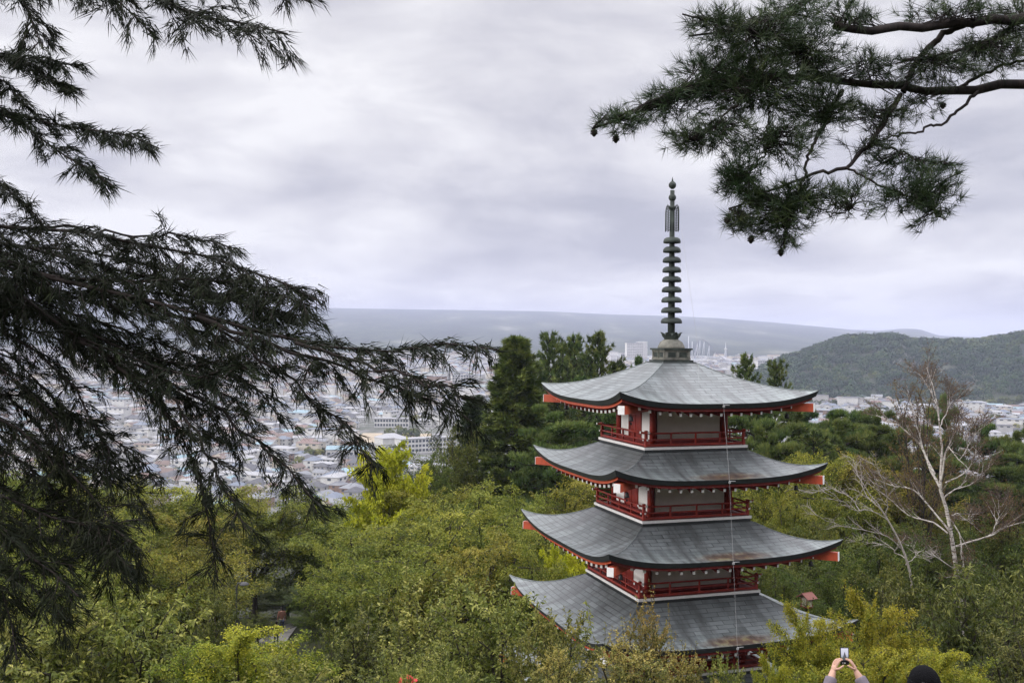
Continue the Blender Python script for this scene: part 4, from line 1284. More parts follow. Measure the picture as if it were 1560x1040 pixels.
link('trunk', make_mesh('trunk', wv, wf, bark('grey_bare_bark', (0.16, 0.14, 0.12), (0.42, 0.38, 0.34)), None, None, True), e2)
# ================================================================ near boughs that frame the view
rng = np.random.default_rng(101)


def tuft_needles(T, gap, per, nlen, nw, spread, tint0=0.45, tj=0.18):
    """rosettes of forward pointing needles along every shoot of T"""
    N = len(T)
    Ls = np.linalg.norm(np.diff(T, axis=1), axis=2).sum(1)
    cnt = np.maximum(2, (Ls / gap).astype(int))
    pi = np.repeat(np.arange(N), cnt)
    k = np.concatenate([np.arange(c) for c in cnt])
    t = (k + 0.6) / cnt[pi]
    p, tg = lerp_poly(T[pi], np.minimum(t, 1.0))
    wt = tint0 + rnd(len(p), tj)
    bi = np.repeat(np.arange(len(p)), per)
    rad = unit(np.cross(tg[bi], rnd((len(bi), 3))))
    a = np.abs(rng.normal(spread, 0.22, len(bi)))
    d = tg[bi] * np.cos(a)[:, None] + rad * np.sin(a)[:, None]
    d[:, 2] -= 0.12
    V, F = blades(p[bi] + rnd((len(bi), 3), gap * 0.18), d, nlen * rng.uniform(0.6, 1.1, len(bi)), nw)
    return V, F, np.repeat(np.clip(wt[bi] + rnd(len(bi), 0.08), 0, 1), 3)


# --- the cedar on the left: trunk just outside the view, boughs sweep in
CT = np.array([-3.75, 4.7])
cz0 = float(ground_z(CT[0], CT[1]))
ced = empty('cedar_tree', (CT[0], CT[1], cz0))
tag(ced, 'near dark cedar whose drooping needled boughs hang in along the whole left side', 'tree')
co = np.array([CT[0], CT[1], cz0])
tz = np.linspace(0, 7.5 - cz0, 9)
tp = np.stack([0.05 * np.sin(tz), 0.04 * np.cos(tz * 0.8), tz - 0.3], -1)
tb, tf = tubes(tp[None], 0.24, 0.07, 12)
link('trunk', make_mesh('trunk', tb, tf, M['pinebark'], None, None, True), ced)
# (pixel path, depth at its root, depth at its tip, side shoot length in m, second order, thickness)
BOUGHS = [
    ([(-220, -150), (60, -48), (230, -8), (330, 26), (438, 52)], 4.4, 3.7, 0.24, 4, 0.011),
    ([(-200, -190), (120, -80), (300, -48), (400, -28), (474, 4)], 4.6, 4.0, 0.20, 3, 0.010),
    ([(-230, -100), (10, -20), (45, 30), (66, 74)], 4.3, 4.0, 0.20, 4, 0.008),
    ([(-230, -120), (60, -40), (160, -10), (230, 50)], 4.3, 4.0, 0.16, 3, 0.007),
    ([(-230, 40), (0, 84), (60, 90), (123, 101)], 4.5, 4.1, 0.10, 2, 0.006),
    ([(-230, 60), (10, 90), (70, 112), (116, 148)], 4.4, 4.0, 0.09, 2, 0.006),
    ([(-230, 110), (-20, 118), (20, 142), (42, 162)], 4.4, 4.2, 0.09, 2, 0.005),
    ([(-230, 130), (0, 170), (100, 194), (180, 204), (242, 226)], 4.4, 3.8, 0.10, 3, 0.008),
    ([(-230, 140), (0, 172), (60, 212), (120, 246), (178, 288)], 4.3, 3.9, 0.12, 3, 0.007),
    ([(-230, 240), (-40, 262), (20, 296), (64, 338)], 4.4, 4.1, 0.12, 3, 0.006),
    ([(-240, 290), (0, 345), (120, 352), (250, 378), (340, 398), (420, 430), (488, 460)], 4.6, 3.9, 0.22, 4, 0.014),
    ([(-240, 330), (0, 372), (150, 405), (300, 440), (400, 468), (486, 488)], 4.9, 4.3, 0.24, 4, 0.014),
    ([(-240, 320), (0, 398), (150, 440), (300, 482), (450, 520), (600, 540), (690, 528), (760, 533)], 4.4, 3.4, 0.19, 3, 0.016),
    ([(300, 482), (420, 524), (520, 560), (600, 590), (660, 612), (716, 640)], 3.95, 3.5, 0.16, 2, 0.009),
    ([(450, 522), (560, 556), (640, 578), (722, 606)], 3.8, 3.4, 0.12, 2, 0.008),
    ([(200, 455), (330, 505), (430, 572), (500, 630), (545, 670), (572, 712)], 4.1, 3.7, 0.16, 2, 0.008),
    ([(-240, 380), (0, 432), (120, 520), (230, 600), (290, 690), (318, 790), (332, 886)], 4.5, 3.9, 0.18, 3, 0.010),
    ([(120, 520), (250, 575), (340, 630), (410, 690), (450, 735), (498, 778)], 4.3, 3.9, 0.16, 2, 0.008),
    ([(180, 560), (270, 620), (330, 715), (374, 806)], 4.2, 3.8, 0.15, 2, 0.008),
    ([(-240, 440), (0, 502), (100, 580), (150, 650), (172, 725)], 4.6, 4.2, 0.19, 3, 0.010),
    ([(-240, 540), (0, 642), (100, 720), (165, 785), (200, 836)], 4.4, 4.0, 0.24, 4, 0.012),
    ([(-240, 640), (-40, 740), (80, 790), (160, 800), (216, 838)], 4.2, 3.8, 0.26, 5, 0.012),
    ([(-240, 660), (-60, 760), (30, 830), (90, 880), (120, 908)], 4.0, 3.7, 0.24, 5, 0.010),
    ([(-240, 760), (-50, 860), (5, 910), (20, 960), (26, 1004)], 4.0, 3.7, 0.12, 3, 0.007),
    ([(-240, 420), (0, 450), (150, 490), (280, 534), (390, 590), (432, 645)], 4.7, 4.2, 0.18, 3, 0.010),
    ([(-240, 350), (60, 415), (200, 425), (330, 428), (430, 446), (482, 470)], 4.3, 3.9, 0.20, 4, 0.012),
    ([(-240, 470), (-30, 540), (60, 610), (90, 660), (100, 720)], 4.5, 4.2, 0.16, 2, 0.008),
    ([(60, 345), (160, 352), (240, 362), (300, 366), (356, 388)], 4.5, 4.2, 0.14, 3, 0.007),
    ([(-240, 560), (0, 600), (120, 640), (200, 690), (240, 740)], 4.9, 4.5, 0.17, 2, 0.008),
]
# fill-in boughs growing a little behind and below the main ones
for k in (10, 11, 25, 24, 21, 22, 12, 19, 26, 28, 20, 24, 12):
    path, d0, d1, sl, so, th = BOUGHS[k]
    ox, oy = rng.uniform(-30, 10), rng.uniform(14, 52)
    cut = (0.55 if k == 12 else 1.0) if len(path) < 6 or k == 12 else rng.uniform(0.7, 0.95)
    q = [(x + ox if x < -100 else (x * cut + ox), y + oy * (0.4 if x < -100 else 1)) for x, y in path]
    BOUGHS.append((q, d0 + 0.35, d1 + rng.uniform(0.25, 0.7), sl * 1.1, so, th * 0.8))
for bi_, (path, d0, d1, sl, so, th) in enumerate(BOUGHS):
    K = 16
    dz = np.linspace(d0, d1, len(path))
    P = np.array([at(x, y, dd) for (x, y), dd in zip(path, dz)])
    if path[0][0] < -150:        # rooted in the trunk
        P = np.vstack([[CT[0], CT[1], P[0, 2] + 0.12], P])
    t = np.concatenate([[0], np.cumsum(np.linalg.norm(np.diff(P, axis=0), axis=1))]); t /= t[-1]
    q = np.linspace(0, 1, K)
    Pm = np.vstack([2 * P[0] - P[1], P, 2 * P[-1] - P[-2]])
    L = []
    for s in q:
        i = min(np.searchsorted(t, s, side='right') - 1, len(P) - 2)
        u = (s - t[i]) / (t[i + 1] - t[i] + 1e-9)
        a, b, c, e = Pm[i], Pm[i + 1], Pm[i + 2], Pm[i + 3]
        L.append(0.5 * (2 * b + (c - a) * u + (2 * a - 5 * b + 4 * c - e) * u ** 2 + (3 * b - 3 * c + e - a) * u ** 3))
    L = np.array(L); L[2:-1] += rnd(L[2:-1].shape, 0.008)
    L = (L - co)[None]
    length = np.linalg.norm(np.diff(L[0], axis=0), axis=1).sum()
    n1 = int(length / 0.070)
    A1, _ = spawn(L, n1, 0.25, 0.97, sl * 1.45, 44, rng.uniform(-0.60, 0.34, n1), 0.055, 0.07, 7, 0.68)
    A2, _ = spawn(A1, max(2, so - 1), 0.2, 0.92, sl * 0.5, 42, -0.22, 0.07, 0.07, 5, 0.4)
    tipL = L[:, K - 7:, :]
    wv, wf = join([tubes(L, th, 0.0028, 7), tubes(A1, 0.0032, 0.0014, 4), tubes(A2, 0.0018, 0.001, 3)])
    br = link('branch', make_mesh('branch', wv, wf, M['pinebark'], None, None, True), ced)
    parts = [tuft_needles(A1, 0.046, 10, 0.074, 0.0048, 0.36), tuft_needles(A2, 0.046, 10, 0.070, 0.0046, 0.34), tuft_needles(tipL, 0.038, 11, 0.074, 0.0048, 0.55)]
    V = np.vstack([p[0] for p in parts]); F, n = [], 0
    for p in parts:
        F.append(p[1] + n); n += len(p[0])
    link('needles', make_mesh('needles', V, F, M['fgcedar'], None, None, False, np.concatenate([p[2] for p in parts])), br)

# --- the red pine reaching in from the right
rng = np.random.default_rng(202)
PT = np.array([5.6, 7.2])
pz0 = float(ground_z(PT[0], PT[1]))
pin = empty('pine_tree', (PT[0], PT[1], pz0))
tag(pin, 'near red pine reaching in from the top right with long needles and dark limbs', 'tree')
po = np.array([PT[0], PT[1], pz0])
tz = np.linspace(0, 6.5 - pz0, 8)
tb, tf = tubes(np.stack([0.1 * np.sin(tz * 0.7), 0.08 * np.cos(tz * 0.5), tz - 0.3], -1)[None], 0.22, 0.1, 12)
link('trunk', make_mesh('trunk', tb, tf, M['pinebark'], None, None, True), pin)
PL = [  # path, depths, radii
    ([(1900, -60), (1700, 5), (1560, 28), (1430, 38), (1350, 43), (1273, 40)], 7.2, 6.0, 0.05, 0.024, True),
    ([(1900, 60), (1700, 112), (1560, 130), (1450, 139), (1385, 140), (1300, 133), (1250, 117), (1180, 108), (1100, 115), (1030, 142), (960, 176), (902, 196)], 7.2, 5.6, 0.052, 0.006, True),
    ([(1500, 30), (1440, 48), (1395, 95), (1376, 140)], 6.6, 6.5, 0.02, 0.022, False),
    ([(1283, 138), (1257, 188), (1232, 238), (1216, 300)], 6.2, 5.8, 0.014, 0.007, False),
    ([(1372, 144), (1332, 215), (1288, 256), (1240, 264), (1180, 288), (1110, 318)], 6.4, 5.7, 0.017, 0.005, False),
    ([(1490, 140), (1440, 186), (1400, 200), (1345, 212)], 6.7, 6.2, 0.012, 0.005, False),
    ([(1900, -260), (1600, -230), (1420, -160), (1300, -70), (1255, -5), (1180, 30), (1120, 52), (1050, 55)], 7.2, 5.9, 0.034, 0.006, True),
    ([(1178, 110), (1172, 170), (1166, 236)], 5.95, 5.8, 0.010, 0.006, False),
    ([(1288, 256), (1340, 280), (1400, 306), (1442, 335)], 6.1, 5.9, 0.008, 0.004, False),
    ([(1332, 215), (1390, 240), (1445, 252)], 6.3, 6.1, 0.008, 0.004, False),
    ([(1216, 298), (1205, 335), (1190, 378)], 5.8, 5.7, 0.007, 0.004, False),
    ([(1216, 300), (1265, 325), (1300, 318)], 5.8, 5.7, 0.006, 0.004, False),
    ([(1560, 28), (1510, 62), (1440, 84), (1380, 92)], 6.8, 6.3, 0.016, 0.006, False),
    ([(1250, 118), (1200, 60), (1140, 45), (1080, 30), (1040, 22)], 6.1, 5.7, 0.013, 0.005, False),
    ([(1180, 108), (1130, 150), (1090, 190), (1060, 215)], 5.95, 5.6, 0.010, 0.005, False),
    ([(1450, 139), (1500, 110), (1545, 95), (1620, 80)], 6.8, 6.6, 0.014, 0.006, False),
    ([(1166, 236), (1140, 262), (1105, 285)], 5.8, 5.7, 0.006, 0.004, False),
]
CL = [(1088, 40, 46, 26, 46), (1150, 62, 74, 42, 130), (1085, 118, 62, 40, 110), (1020, 160, 56, 24, 64), (945, 184, 40, 15, 40), (1150, 140, 86, 44, 150), (1225, 88, 66, 46, 120),
      (1240, 165, 56, 42, 90), (1210, 22, 60, 30, 70), (1290, 22, 44, 26, 36), (1310, 100, 50, 26, 40), (1420, 105, 76, 26, 80), (1500, 85, 66, 30, 80), (1545, 60, 40, 34, 50), (1460, 15, 90, 20, 50), (1550, 15, 40, 18, 25),
      (1128, 268, 34, 34, 80), (1178, 322, 62, 36, 120), (1220, 300, 46, 28, 56), (1290, 300, 44, 28, 34), (1375, 256, 56, 26, 50), (1422, 290, 36, 36, 60), (1380, 300, 50, 24, 36), (1440, 250, 22, 16, 14), (1330, 222, 46, 20, 26), (1100, 208, 62, 30, 64), (1045, 212, 40, 14, 24),
      (1325, 172, 56, 22, 44), (1412, 330, 28, 22, 16), (1330, -90, 70, 40, 50), (1560, -190, 90, 45, 60), (1195, 366, 22, 18, 16), (1190, 215, 56, 36, 70), (1400, 165, 50, 16, 22), (1120, 340, 26, 16, 14)]
limbs_pts = []
brs = []
TIPS = []
for (path, d0, d1, r0, r1, rooted) in PL:
    dz = np.linspace(d0, d1, len(path))
    P = np.array([at(x, y, dd) for (x, y), dd in zip(path, dz)])
    if rooted:
        P[0] = [PT[0], PT[1], P[0, 2]]
    t = np.concatenate([[0], np.cumsum(np.linalg.norm(np.diff(P, axis=0), axis=1))]); t /= t[-1]
    q = np.linspace(0, 1, 26)
    L = np.stack([np.interp(q, t, P[:, c]) for c in range(3)], -1)
    for _ in range(2):
        L[1:-1] = (L[:-2] + 2 * L[1:-1] + L[2:]) / 4
    L[1:-1] += rnd(L[1:-1].shape, 0.006 + r0 * 0.12)
    limbs_pts.append(L)
    wv, wf = tubes((L - po)[None], r0, r1, 8)
    brs.append([[(wv, wf)], [], [], L])
for (px, py, rx, ry, n) in CL:
    c = at(px, py, 0)  # replaced below
    # depth from the nearest limb on the picture
    best = None
    for li, L in enumerate(limbs_pts):
        dd = L @ FWD
        X = 780 + FPX * (L @ CR) / dd; Y = 520 - FPX * (L @ CU) / dd
        k = int(np.argmin((X - px) ** 2 + (Y - py) ** 2)); v = (X[k] - px) ** 2 + (Y[k] - py) ** 2
        if best is None or v < best[0]: best = (v, li, k, dd[k])
    _, li, k, dep = best
    c = at(px, py, dep)
    s = dep / FPX
    n = int(n * 1.5)
    o = unit(rnd((n, 3))) * rng.uniform(0.15, 1.0, (n, 1)) ** 0.6
    tips = c + (o[:, 0:1] * rx * 1.22 * CR + o[:, 1:2] * ry * 1.22 * CU) * s + o[:, 2:3] * FWD * 0.26
    TIPS.append(tips)
    L = limbs_pts[li]
    src = L[np.clip(k + rng.integers(-4, 5, n), 0, len(L) - 1)]
    d2 = ((tips[:, None] - L[None]) ** 2).sum(2)
    src = 0.5 * src + 0.5 * L[d2.argmin(1)]
    # twig clusters: some tips branch off a shared side twig
    midp = src + (tips - src) * 0.55 + rnd((n, 3), 0.025) + np.array([0, 0, 0.02])
    hub = rng.integers(0, max(1, n // 5), n)
    midp = 0.35 * midp + 0.65 * midp[hub]
    q = np.linspace(0, 1, 5)[None, :, None]
    TW = (1 - q) ** 2 * src[:, None] + 2 * q * (1 - q) * midp[:, None] + q ** 2 * tips[:, None]
    brs[li][0].append(tubes(TW - po, 0.0032, 0.0018, 3))
    td = unit(unit(TW[:, -1] - TW[:, -2]) * 0.8 + np.array([-0.12, 0, 0.42]) + rnd((n, 3), 0.22))
    per = 22
    bi = np.repeat(np.arange(n), per)
    rad = unit(np.cross(td[bi], rnd((len(bi), 3))))
    a = np.abs(rng.normal(0.72, 0.3, len(bi)))
    d = td[bi] * np.cos(a)[:, None] + rad * np.sin(a)[:, None]
    back = rng.uniform(0, 0.055, len(bi))[:, None]
    V, F = blades(tips[bi] - td[bi] * back - po, d, 0.092 * rng.uniform(0.7, 1.1, len(bi)), 0.0034)
    brs[li][1].append((V, F)); brs[li][2].append(np.repeat(np.clip(0.42 + rnd(n, 0.2)[bi] + rnd(len(bi), 0.1), 0, 1), 3))
cone_me = None
for (wood, nd_, tn, L) in brs:
    wv, wf = join(wood)
    b = link('branch', make_mesh('branch', wv, wf, M['pinebark'], None, None, True), pin)
    if nd_:
        V, F = join(nd_)
        link('needles', make_mesh('needles', V, F, M['fgpine'], None, None, False, np.concatenate(tn)), b)
# a few cones under the outer sprays
cm = MB()
cm.lathe([(0.002, 0.0), (0.012, -0.006), (0.017, -0.02), (0.015, -0.034), (0.007, -0.045), (0.001, -0.048)], n=10)
for z, r in ((-0.010, 0.016), (-0.020, 0.019), (-0.030, 0.018)):
    for j in range(8):
        a = j * math.pi / 4 + z * 50
        cm.box((r * math.cos(a), r * math.sin(a), z), (0.008, 0.006, 0.004), a)
cone_me = cm.data('cone', [M['pinebark']])
TIPS_ = np.vstack(TIPS)
for (px, py, d) in ((905, 208, 5.6), (932, 220, 5.65), (1103, 334, 5.7), (1147, 376, 5.7), (1179, 386, 5.7), (1432, 158, 6.4)):
    o = link('cone', cone_me, pin)
    # hang each cone from the spray tip nearest to it
    dd = TIPS_ @ FWD
    k = int(np.argmin((780 + FPX * (TIPS_ @ CR) / dd - px) ** 2 + (520 - FPX * (TIPS_ @ CU) / dd - py) ** 2))
    o.location = TIPS_[k] - po + np.array([0, 0, 0.004])
# ================================================================ town on the valley floor
rng = np.random.default_rng(303); random.seed(303)
for nm, c, r_ in (('wall_white', (0.54, 0.53, 0.505), 0.8), ('wall_cream', (0.50, 0.45, 0.37), 0.8), ('wall_grey', (0.36, 0.35, 0.34), 0.8), ('wall_brown', (0.22, 0.15, 0.11), 0.8),
                  ('tile_grey', (0.17, 0.175, 0.19), 0.5), ('tile_blue', (0.12, 0.14, 0.18), 0.45), ('tile_brown', (0.13, 0.09, 0.075), 0.55), ('tile_pale', (0.29, 0.29, 0.30), 0.5), ('tile_red', (0.17, 0.11, 0.095), 0.55),
                  ('tile_dark', (0.06, 0.06, 0.068), 0.5), ('sheet_teal', (0.18, 0.27, 0.31), 0.4)):
    M[nm] = plain(nm, c, r_, 0.3, 0.14, 0.3)
M['pane'] = plain('dark_window_glass', (0.05, 0.06, 0.07), 0.15, 0.6, 0.2, 1)


def house_mb(mb, w, d, h, rise, hip, c, rz, wall=0, roof=1, win=2, detail=True, wing=False):
    """two-storey house: walls, overhanging roof, windows set on the walls"""
    c = np.asarray(c, float)
    A_ = lambda p: rot(np.asarray(p, float), rz) + c
    x, y = w / 2, d / 2
    v = [(-x, -y, -2), (x, -y, -2), (x, y, -2), (-x, y, -2), (-x, -y, h), (x, -y, h), (x, y, h), (-x, y, h)]
    mb.add(A_(v), [[0, 1, 5, 4], [1, 2, 6, 5], [2, 3, 7, 6], [3, 0, 4, 7]], wall)
    o = 0.55
    X, Y = x + o, y + o
    rx = max(0.2, x - y * 0.9) if hip else x + o
    e = h - 0.12
    rv = [(-X, -Y, e), (X, -Y, e), (X, Y, e), (-X, Y, e), (-rx, 0, h + rise), (rx, 0, h + rise)]
    mb.add(A_(rv), [[0, 1, 5, 4], [2, 3, 4, 5]], roof)
    mb.add(A_(rv), [[1, 2, 5], [3, 0, 4]], roof if hip else wall)
    mb.add(A_([(-X, -Y, e - 0.02), (X, -Y, e - 0.02), (X, Y, e - 0.02), (-X, Y, e - 0.02)]), [[3, 2, 1, 0]], wall)
    if detail:
        for z in ((1.4, h - 1.3) if h > 4.5 else (1.5,)):
            for px_ in np.linspace(-x * 0.6, x * 0.6, 3):
                for s in (-1, 1):
                    mb.box(A_([(px_, s * (y + 0.02), z)])[0], (w * 0.14, 0.06, 1.15), rz, win)
            for s in (-1, 1):
                mb.box(A_([(s * (x + 0.02), 0, z)])[0], (0.06, d * 0.2, 1.15), rz, win)
    if wing:
        house_mb(mb, w * 0.5, d * 0.62, 2.9, rise * 0.6, hip, A_([(w * 0.28, -d * 0.62, 0)])[0], rz, wall, roof, win, False, False)


KINDS = [  # walls, roof, hip, w, d, h, rise, label, group
    ('wall_white', 'tile_grey', False, 11, 8, 5.6, 2.0, 'small white walled house with a grey tiled gable roof among the valley town'),
    ('wall_white', 'tile_blue', True, 11, 9, 5.6, 2.2, 'small white house with a blue grey hipped roof among the valley town'),
    ('wall_cream', 'tile_brown', False, 12, 8, 5.4, 2.2, 'small cream house with a brown gable roof among the valley town'),
    ('wall_white', 'tile_pale', False, 14, 10, 4.6, 1.4, 'low white building with a pale metal roof among the valley town'),
    ('wall_grey', 'tile_dark', True, 11, 9, 5.8, 2.2, 'grey house with a dark hipped roof among the valley town'),
    ('wall_cream', 'tile_red', False, 10, 8, 5.4, 2.0, 'small cream house with a dull red roof among the valley town'),
    ('wall_white', 'tile_dark', False, 10, 8, 6.0, 2.0, 'small white house with a dark gable roof among the valley town'),
    ('wall_brown', 'tile_grey', True, 12, 9, 5.2, 2.2, 'brown walled house with a grey hipped roof among the valley town'),
    ('wall_white', 'tile_pale', True, 18, 11, 7.5, 1.2, 'wide white block with a pale shallow roof among the valley town'),
    ('wall_white', 'sheet_teal', False, 16, 10, 5.0, 1.8, 'long white building with a teal metal roof among the valley town'),
]
hdata = []
for k in KINDS:
    mb = MB()
    house_mb(mb, k[3], k[4], k[5], k[6], k[2], (0, 0, 0), 0, wing=k[3] < 12.5)
    hdata.append(mb.data('house', [M[k[0]], M[k[1]], M['pane']]))

keep_out = [(645, 830, 62), (530, 800, 26), (592, 850, 20), (598, 985, 34), (600, 905, 40)]
cells = {}
spots = []
for wnd in ((-60, 765, 560, 2750), (1120, 1640, 640, 1262), (880, 1190, 1900, 2750)):
    x0, x1, d0, d1 = wnd
    n = int((x1 - x0) / FPX * (d1 ** 2 - d0 ** 2) / 2 / 95)
    ds = np.sqrt(rng.uniform(d0 ** 2, d1 ** 2, n)); pxs = rng.uniform(x0, x1, n)
    for px, d in zip(pxs, ds):
        x = (px - 780) / FPX * d
        # streets: skip strips of two crossing directions
        u1 = x * 0.93 + d * 0.37; u2 = -x * 0.37 + d * 0.93
        if (u1 % 62) < 8 or (u2 % 44) < 7: continue
        if any(abs(px - q[0]) / FPX * d < q[2] * 1.0 and abs(d - q[1]) < q[2] * 1.2 for q in keep_out): continue
        if px > 1100 and float(ground_z(x, d)) - float(np.interp(d, NEAR[:, 0], NEAR[:, 1])) > 4.0: continue
        cs = 11.8 + 0.0012 * d
        key = (int(u1 // cs), int(u2 // (cs * 0.9)), wnd[0])
        if key in cells: continue
        if math.sin(x * 0.011 + 2) + math.sin(d * 0.009 + x * 0.004) > 1.62: continue
        cells[key] = 1
        spots.append((px, d, x))
spots.sort(key=lambda s: s[1])
vis = lambda px, d: (430 < px < 765 or 1180 < px < 1560 or 70 < px < 330)
wk_ = [0.17, 0.15, 0.10, 0.13, 0.11, 0.06, 0.11, 0.05, 0.07, 0.05]
cnt = 0
rest = MB()
rmats = [M[q] for q in ('wall_white', 'wall_cream', 'wall_grey', 'wall_brown', 'tile_grey', 'tile_blue', 'tile_brown', 'tile_pale', 'tile_red', 'tile_dark', 'sheet_teal', 'pane')]
rnm = ['wall_white', 'wall_cream', 'wall_grey', 'wall_brown', 'tile_grey', 'tile_blue', 'tile_brown', 'tile_pale', 'tile_red', 'tile_dark', 'sheet_teal', 'pane']
left_n = right_n = 0
for (px, d, x) in spots:
    kk = int(rng.choice(len(KINDS), p=np.array(wk_) / sum(wk_)))
    k = KINDS[kk]
    z = float(ground_z(x, d))
    rz = -0.378 + (math.pi / 2 if rng.uniform() < 0.45 else 0) + rng.normal() * 0.06
    s = rng.uniform(0.85, 1.2)
    lim = right_n < 90 if px > 1000 else left_n < 205
    if vis(px, d) and lim:
        o = link('house', hdata[kk])
        o.location = (x, d, z); o.rotation_euler = (0, 0, rz); o.scale = (s, s, s * rng.uniform(0.9, 1.15))
        tag(o, k[7], 'house', 'houses of the valley town, ' + k[7].split(' among')[0])
        if px > 1000: right_n += 1
        else: left_n += 1
    else:
        s *= 1.0 + max(0, d - 1200) / 3500
        big = rng.uniform() < 0.05
        house_mb(rest, k[3] * s * (1.8 if big else 1), k[4] * s * (1.3 if big else 1), k[5] * s * (1.9 if big else 1), k[6] * s * (0.3 if big else 1), k[2], (x, d, z), rz, rnm.index(k[0]), rnm.index(k[1]), 11, d < 1150)
o = rest.build('town_houses', rmats)
tag(o, 'far houses of the valley town packed together into the haze', 'houses', kind='stuff')

# green between the houses
bi_n = 1500
V, F, TT = [], [], []
n0 = 0
cs, rs = [], []
for wnd in ((-60, 765, 680, 2700, 620), (1120, 1640, 690, 1200, 260), (880, 1200, 1900, 2750, 260)):
    x0, x1, d0, d1, n = wnd
    ds = np.sqrt(rng.uniform(d0 ** 2, d1 ** 2, n)); pxs = rng.uniform(x0, x1, n)
    xs = (pxs - 780) / FPX * ds
    r = rng.uniform(2.2, 5.0, n) * (1 + ds / 5000)
    cs.append(np.stack([xs, ds, ground_z(xs, ds) + r * 0.7], -1)); rs.append(r)
# rows of street and shelter trees
for (xa, ya, xb, yb, dd, n, r) in ((455, 662, 515, 668, 905, 26, 5.0), (600, 640, 660, 652, 1010, 14, 4.5), (590, 668, 640, 660, 900, 10, 5.5), (470, 700, 500, 712, 790, 9, 5.5), (1230, 614, 1420, 620, 1215, 46, 5.0), (1420, 618, 1600, 622, 1205, 40, 5.0)):
    tq = rng.uniform(0, 1, n)
    px = xa + (xb - xa) * tq
    ds = dd + rng.normal(size=n) * 6
    xs = (px - 780) / FPX * ds
    rr_ = r * rng.uniform(0.7, 1.2, n)
    cs.append(np.stack([xs, ds, ground_z(xs, ds) + rr_ * 0.8], -1)); rs.append(rr_)
cs = np.vstack(cs); rs = np.concatenate(rs)


def clump_mesh(name, cs, rs, per, leaf, mat, squash=0.85, tint_amp=0.25, patch=0.0):
    N = len(cs)
    pi = np.repeat(np.arange(N), per)
    o = unit(rnd((len(pi), 3))); o[:, 2] = np.where(o[:, 2] < -0.2, -o[:, 2], o[:, 2])
    lob = 1 + 0.18 * np.sin(o[:, 0] * 5 + pi) * np.sin(o[:, 1] * 6 + pi * 2)
    P = cs[pi] + o * (rs[pi] * lob * rng.uniform(0.82, 1.05, len(pi)))[:, None] * np.array([1, 1, squash])
    d = unit(np.cross(o, rnd(o.shape)))
    nrm = unit(o + rnd(o.shape, 0.28))
    V, F = leaves(P - d * (leaf * rs[pi] * 0.5)[:, None], d, nrm, leaf * rs[pi] * rng.uniform(0.7, 1.2, len(pi)), leaf * rs[pi] * 0.8, 0.1)
    tn = np.clip(0.42 + patch * (np.sin(cs[:, 0] * 0.021 + 1) * np.sin(cs[:, 1] * 0.027) + np.sin(cs[:, 0] * 0.009))[pi] + rng.normal(size=N)[pi] * tint_amp + rnd(len(pi), 0.10), 0, 1)
    return make_mesh(name, V, F, mat, None, None, False, np.repeat(tn, 4))


tm_ = link('town_trees', clump_mesh('town_trees', cs, rs, 34, 0.62, M['darkleaf']))
tag(tm_, 'scattered dark trees between the houses of the valley town', 'trees', kind='stuff')

# the wooded hill across the valley
M['hillwood'] = leaf_mat('hill_woods', (0.006, 0.022, 0.006), (0.024, 0.062, 0.014), (0.10, 0.115, 0.026), 0.15, objvar=0.0)
n = 6500
pxs = rng.uniform(1135, 2300, n); ds = rng.uniform(1228, 1700, n)
xs = (pxs - 780) / FPX * ds
zs = ground_z(xs, ds)
base = ground_z(xs * 0 + (1128 - 780) / FPX * ds, ds)
ok = zs - np.interp(np.hypot(xs, ds), NEAR[:, 0], NEAR[:, 1]) > 0.6
ok |= (zs > base + 3)
cs = np.stack([xs, ds, zs + 2.0], -1)[ok]
rs = rng.uniform(3.2, 9.5, len(cs)) * (1 + 0.15 * np.sin(cs[:, 0] * 0.05))
hm = link('hill_woods', clump_mesh('hill_woods', cs, rs, 90, 0.34, M['hillwood'], 1.0, 0.24, 0.12))
tag(hm, 'dense mixed woods covering the rounded hill on the right', 'woods', kind='stuff')

# --- big buildings one can pick out


def gp(px, d):
    x = (px - 780) / FPX * d
    return np.array([x, d, float(ground_z(x, d))])


def block(name, px, d, w, dep, h, rz, label, cat='building', wall='wall_white', roof='tile_pale', rows=3, cols=10, rise=0.0, hip=False, win=0.55):
    c = gp(px, d)
    e = empty(name, tuple(c), rz)
    tag(e, label, cat)
    MB().box((0, 0, h / 2 - 1), (w, dep, h + 2)).build('wall', M[wall], e)
    rf = MB()
    if rise:
        x, y = w / 2 + 0.8, dep / 2 + 0.8
        rx = x - y * 0.8 if hip else x
        rv = [(-x, -y, h), (x, -y, h), (x, y, h), (-x, y, h), (-rx, 0, h + rise), (rx, 0, h + rise)]
        rf.add(rv, [[0, 1, 5, 4], [2, 3, 4, 5], [3, 2, 1, 0]]).add(rv, [[1, 2, 5], [3, 0, 4]])
    else:
        rf.box((0, 0, h + 0.25), (w + 0.8, dep + 0.8, 0.5)).box((w * 0.2, 0, h + 1.6), (w * 0.12, dep * 0.5, 2.2))
    rf.build('roof', M[roof], e)
    if rows:
        fh = h / rows
        for r_ in range(rows):
            for s in (-1, 1):
                wm_ = MB()
                for q in range(cols):
                    wm_.box((-w / 2 + w * (q + 0.5) / cols, s * (dep / 2 + 0.05), fh * (r_ + 0.55)), (w / cols * 0.68, 0.14, fh * win))
                o_ = wm_.build('window_row', M['pane'], e)
    return e


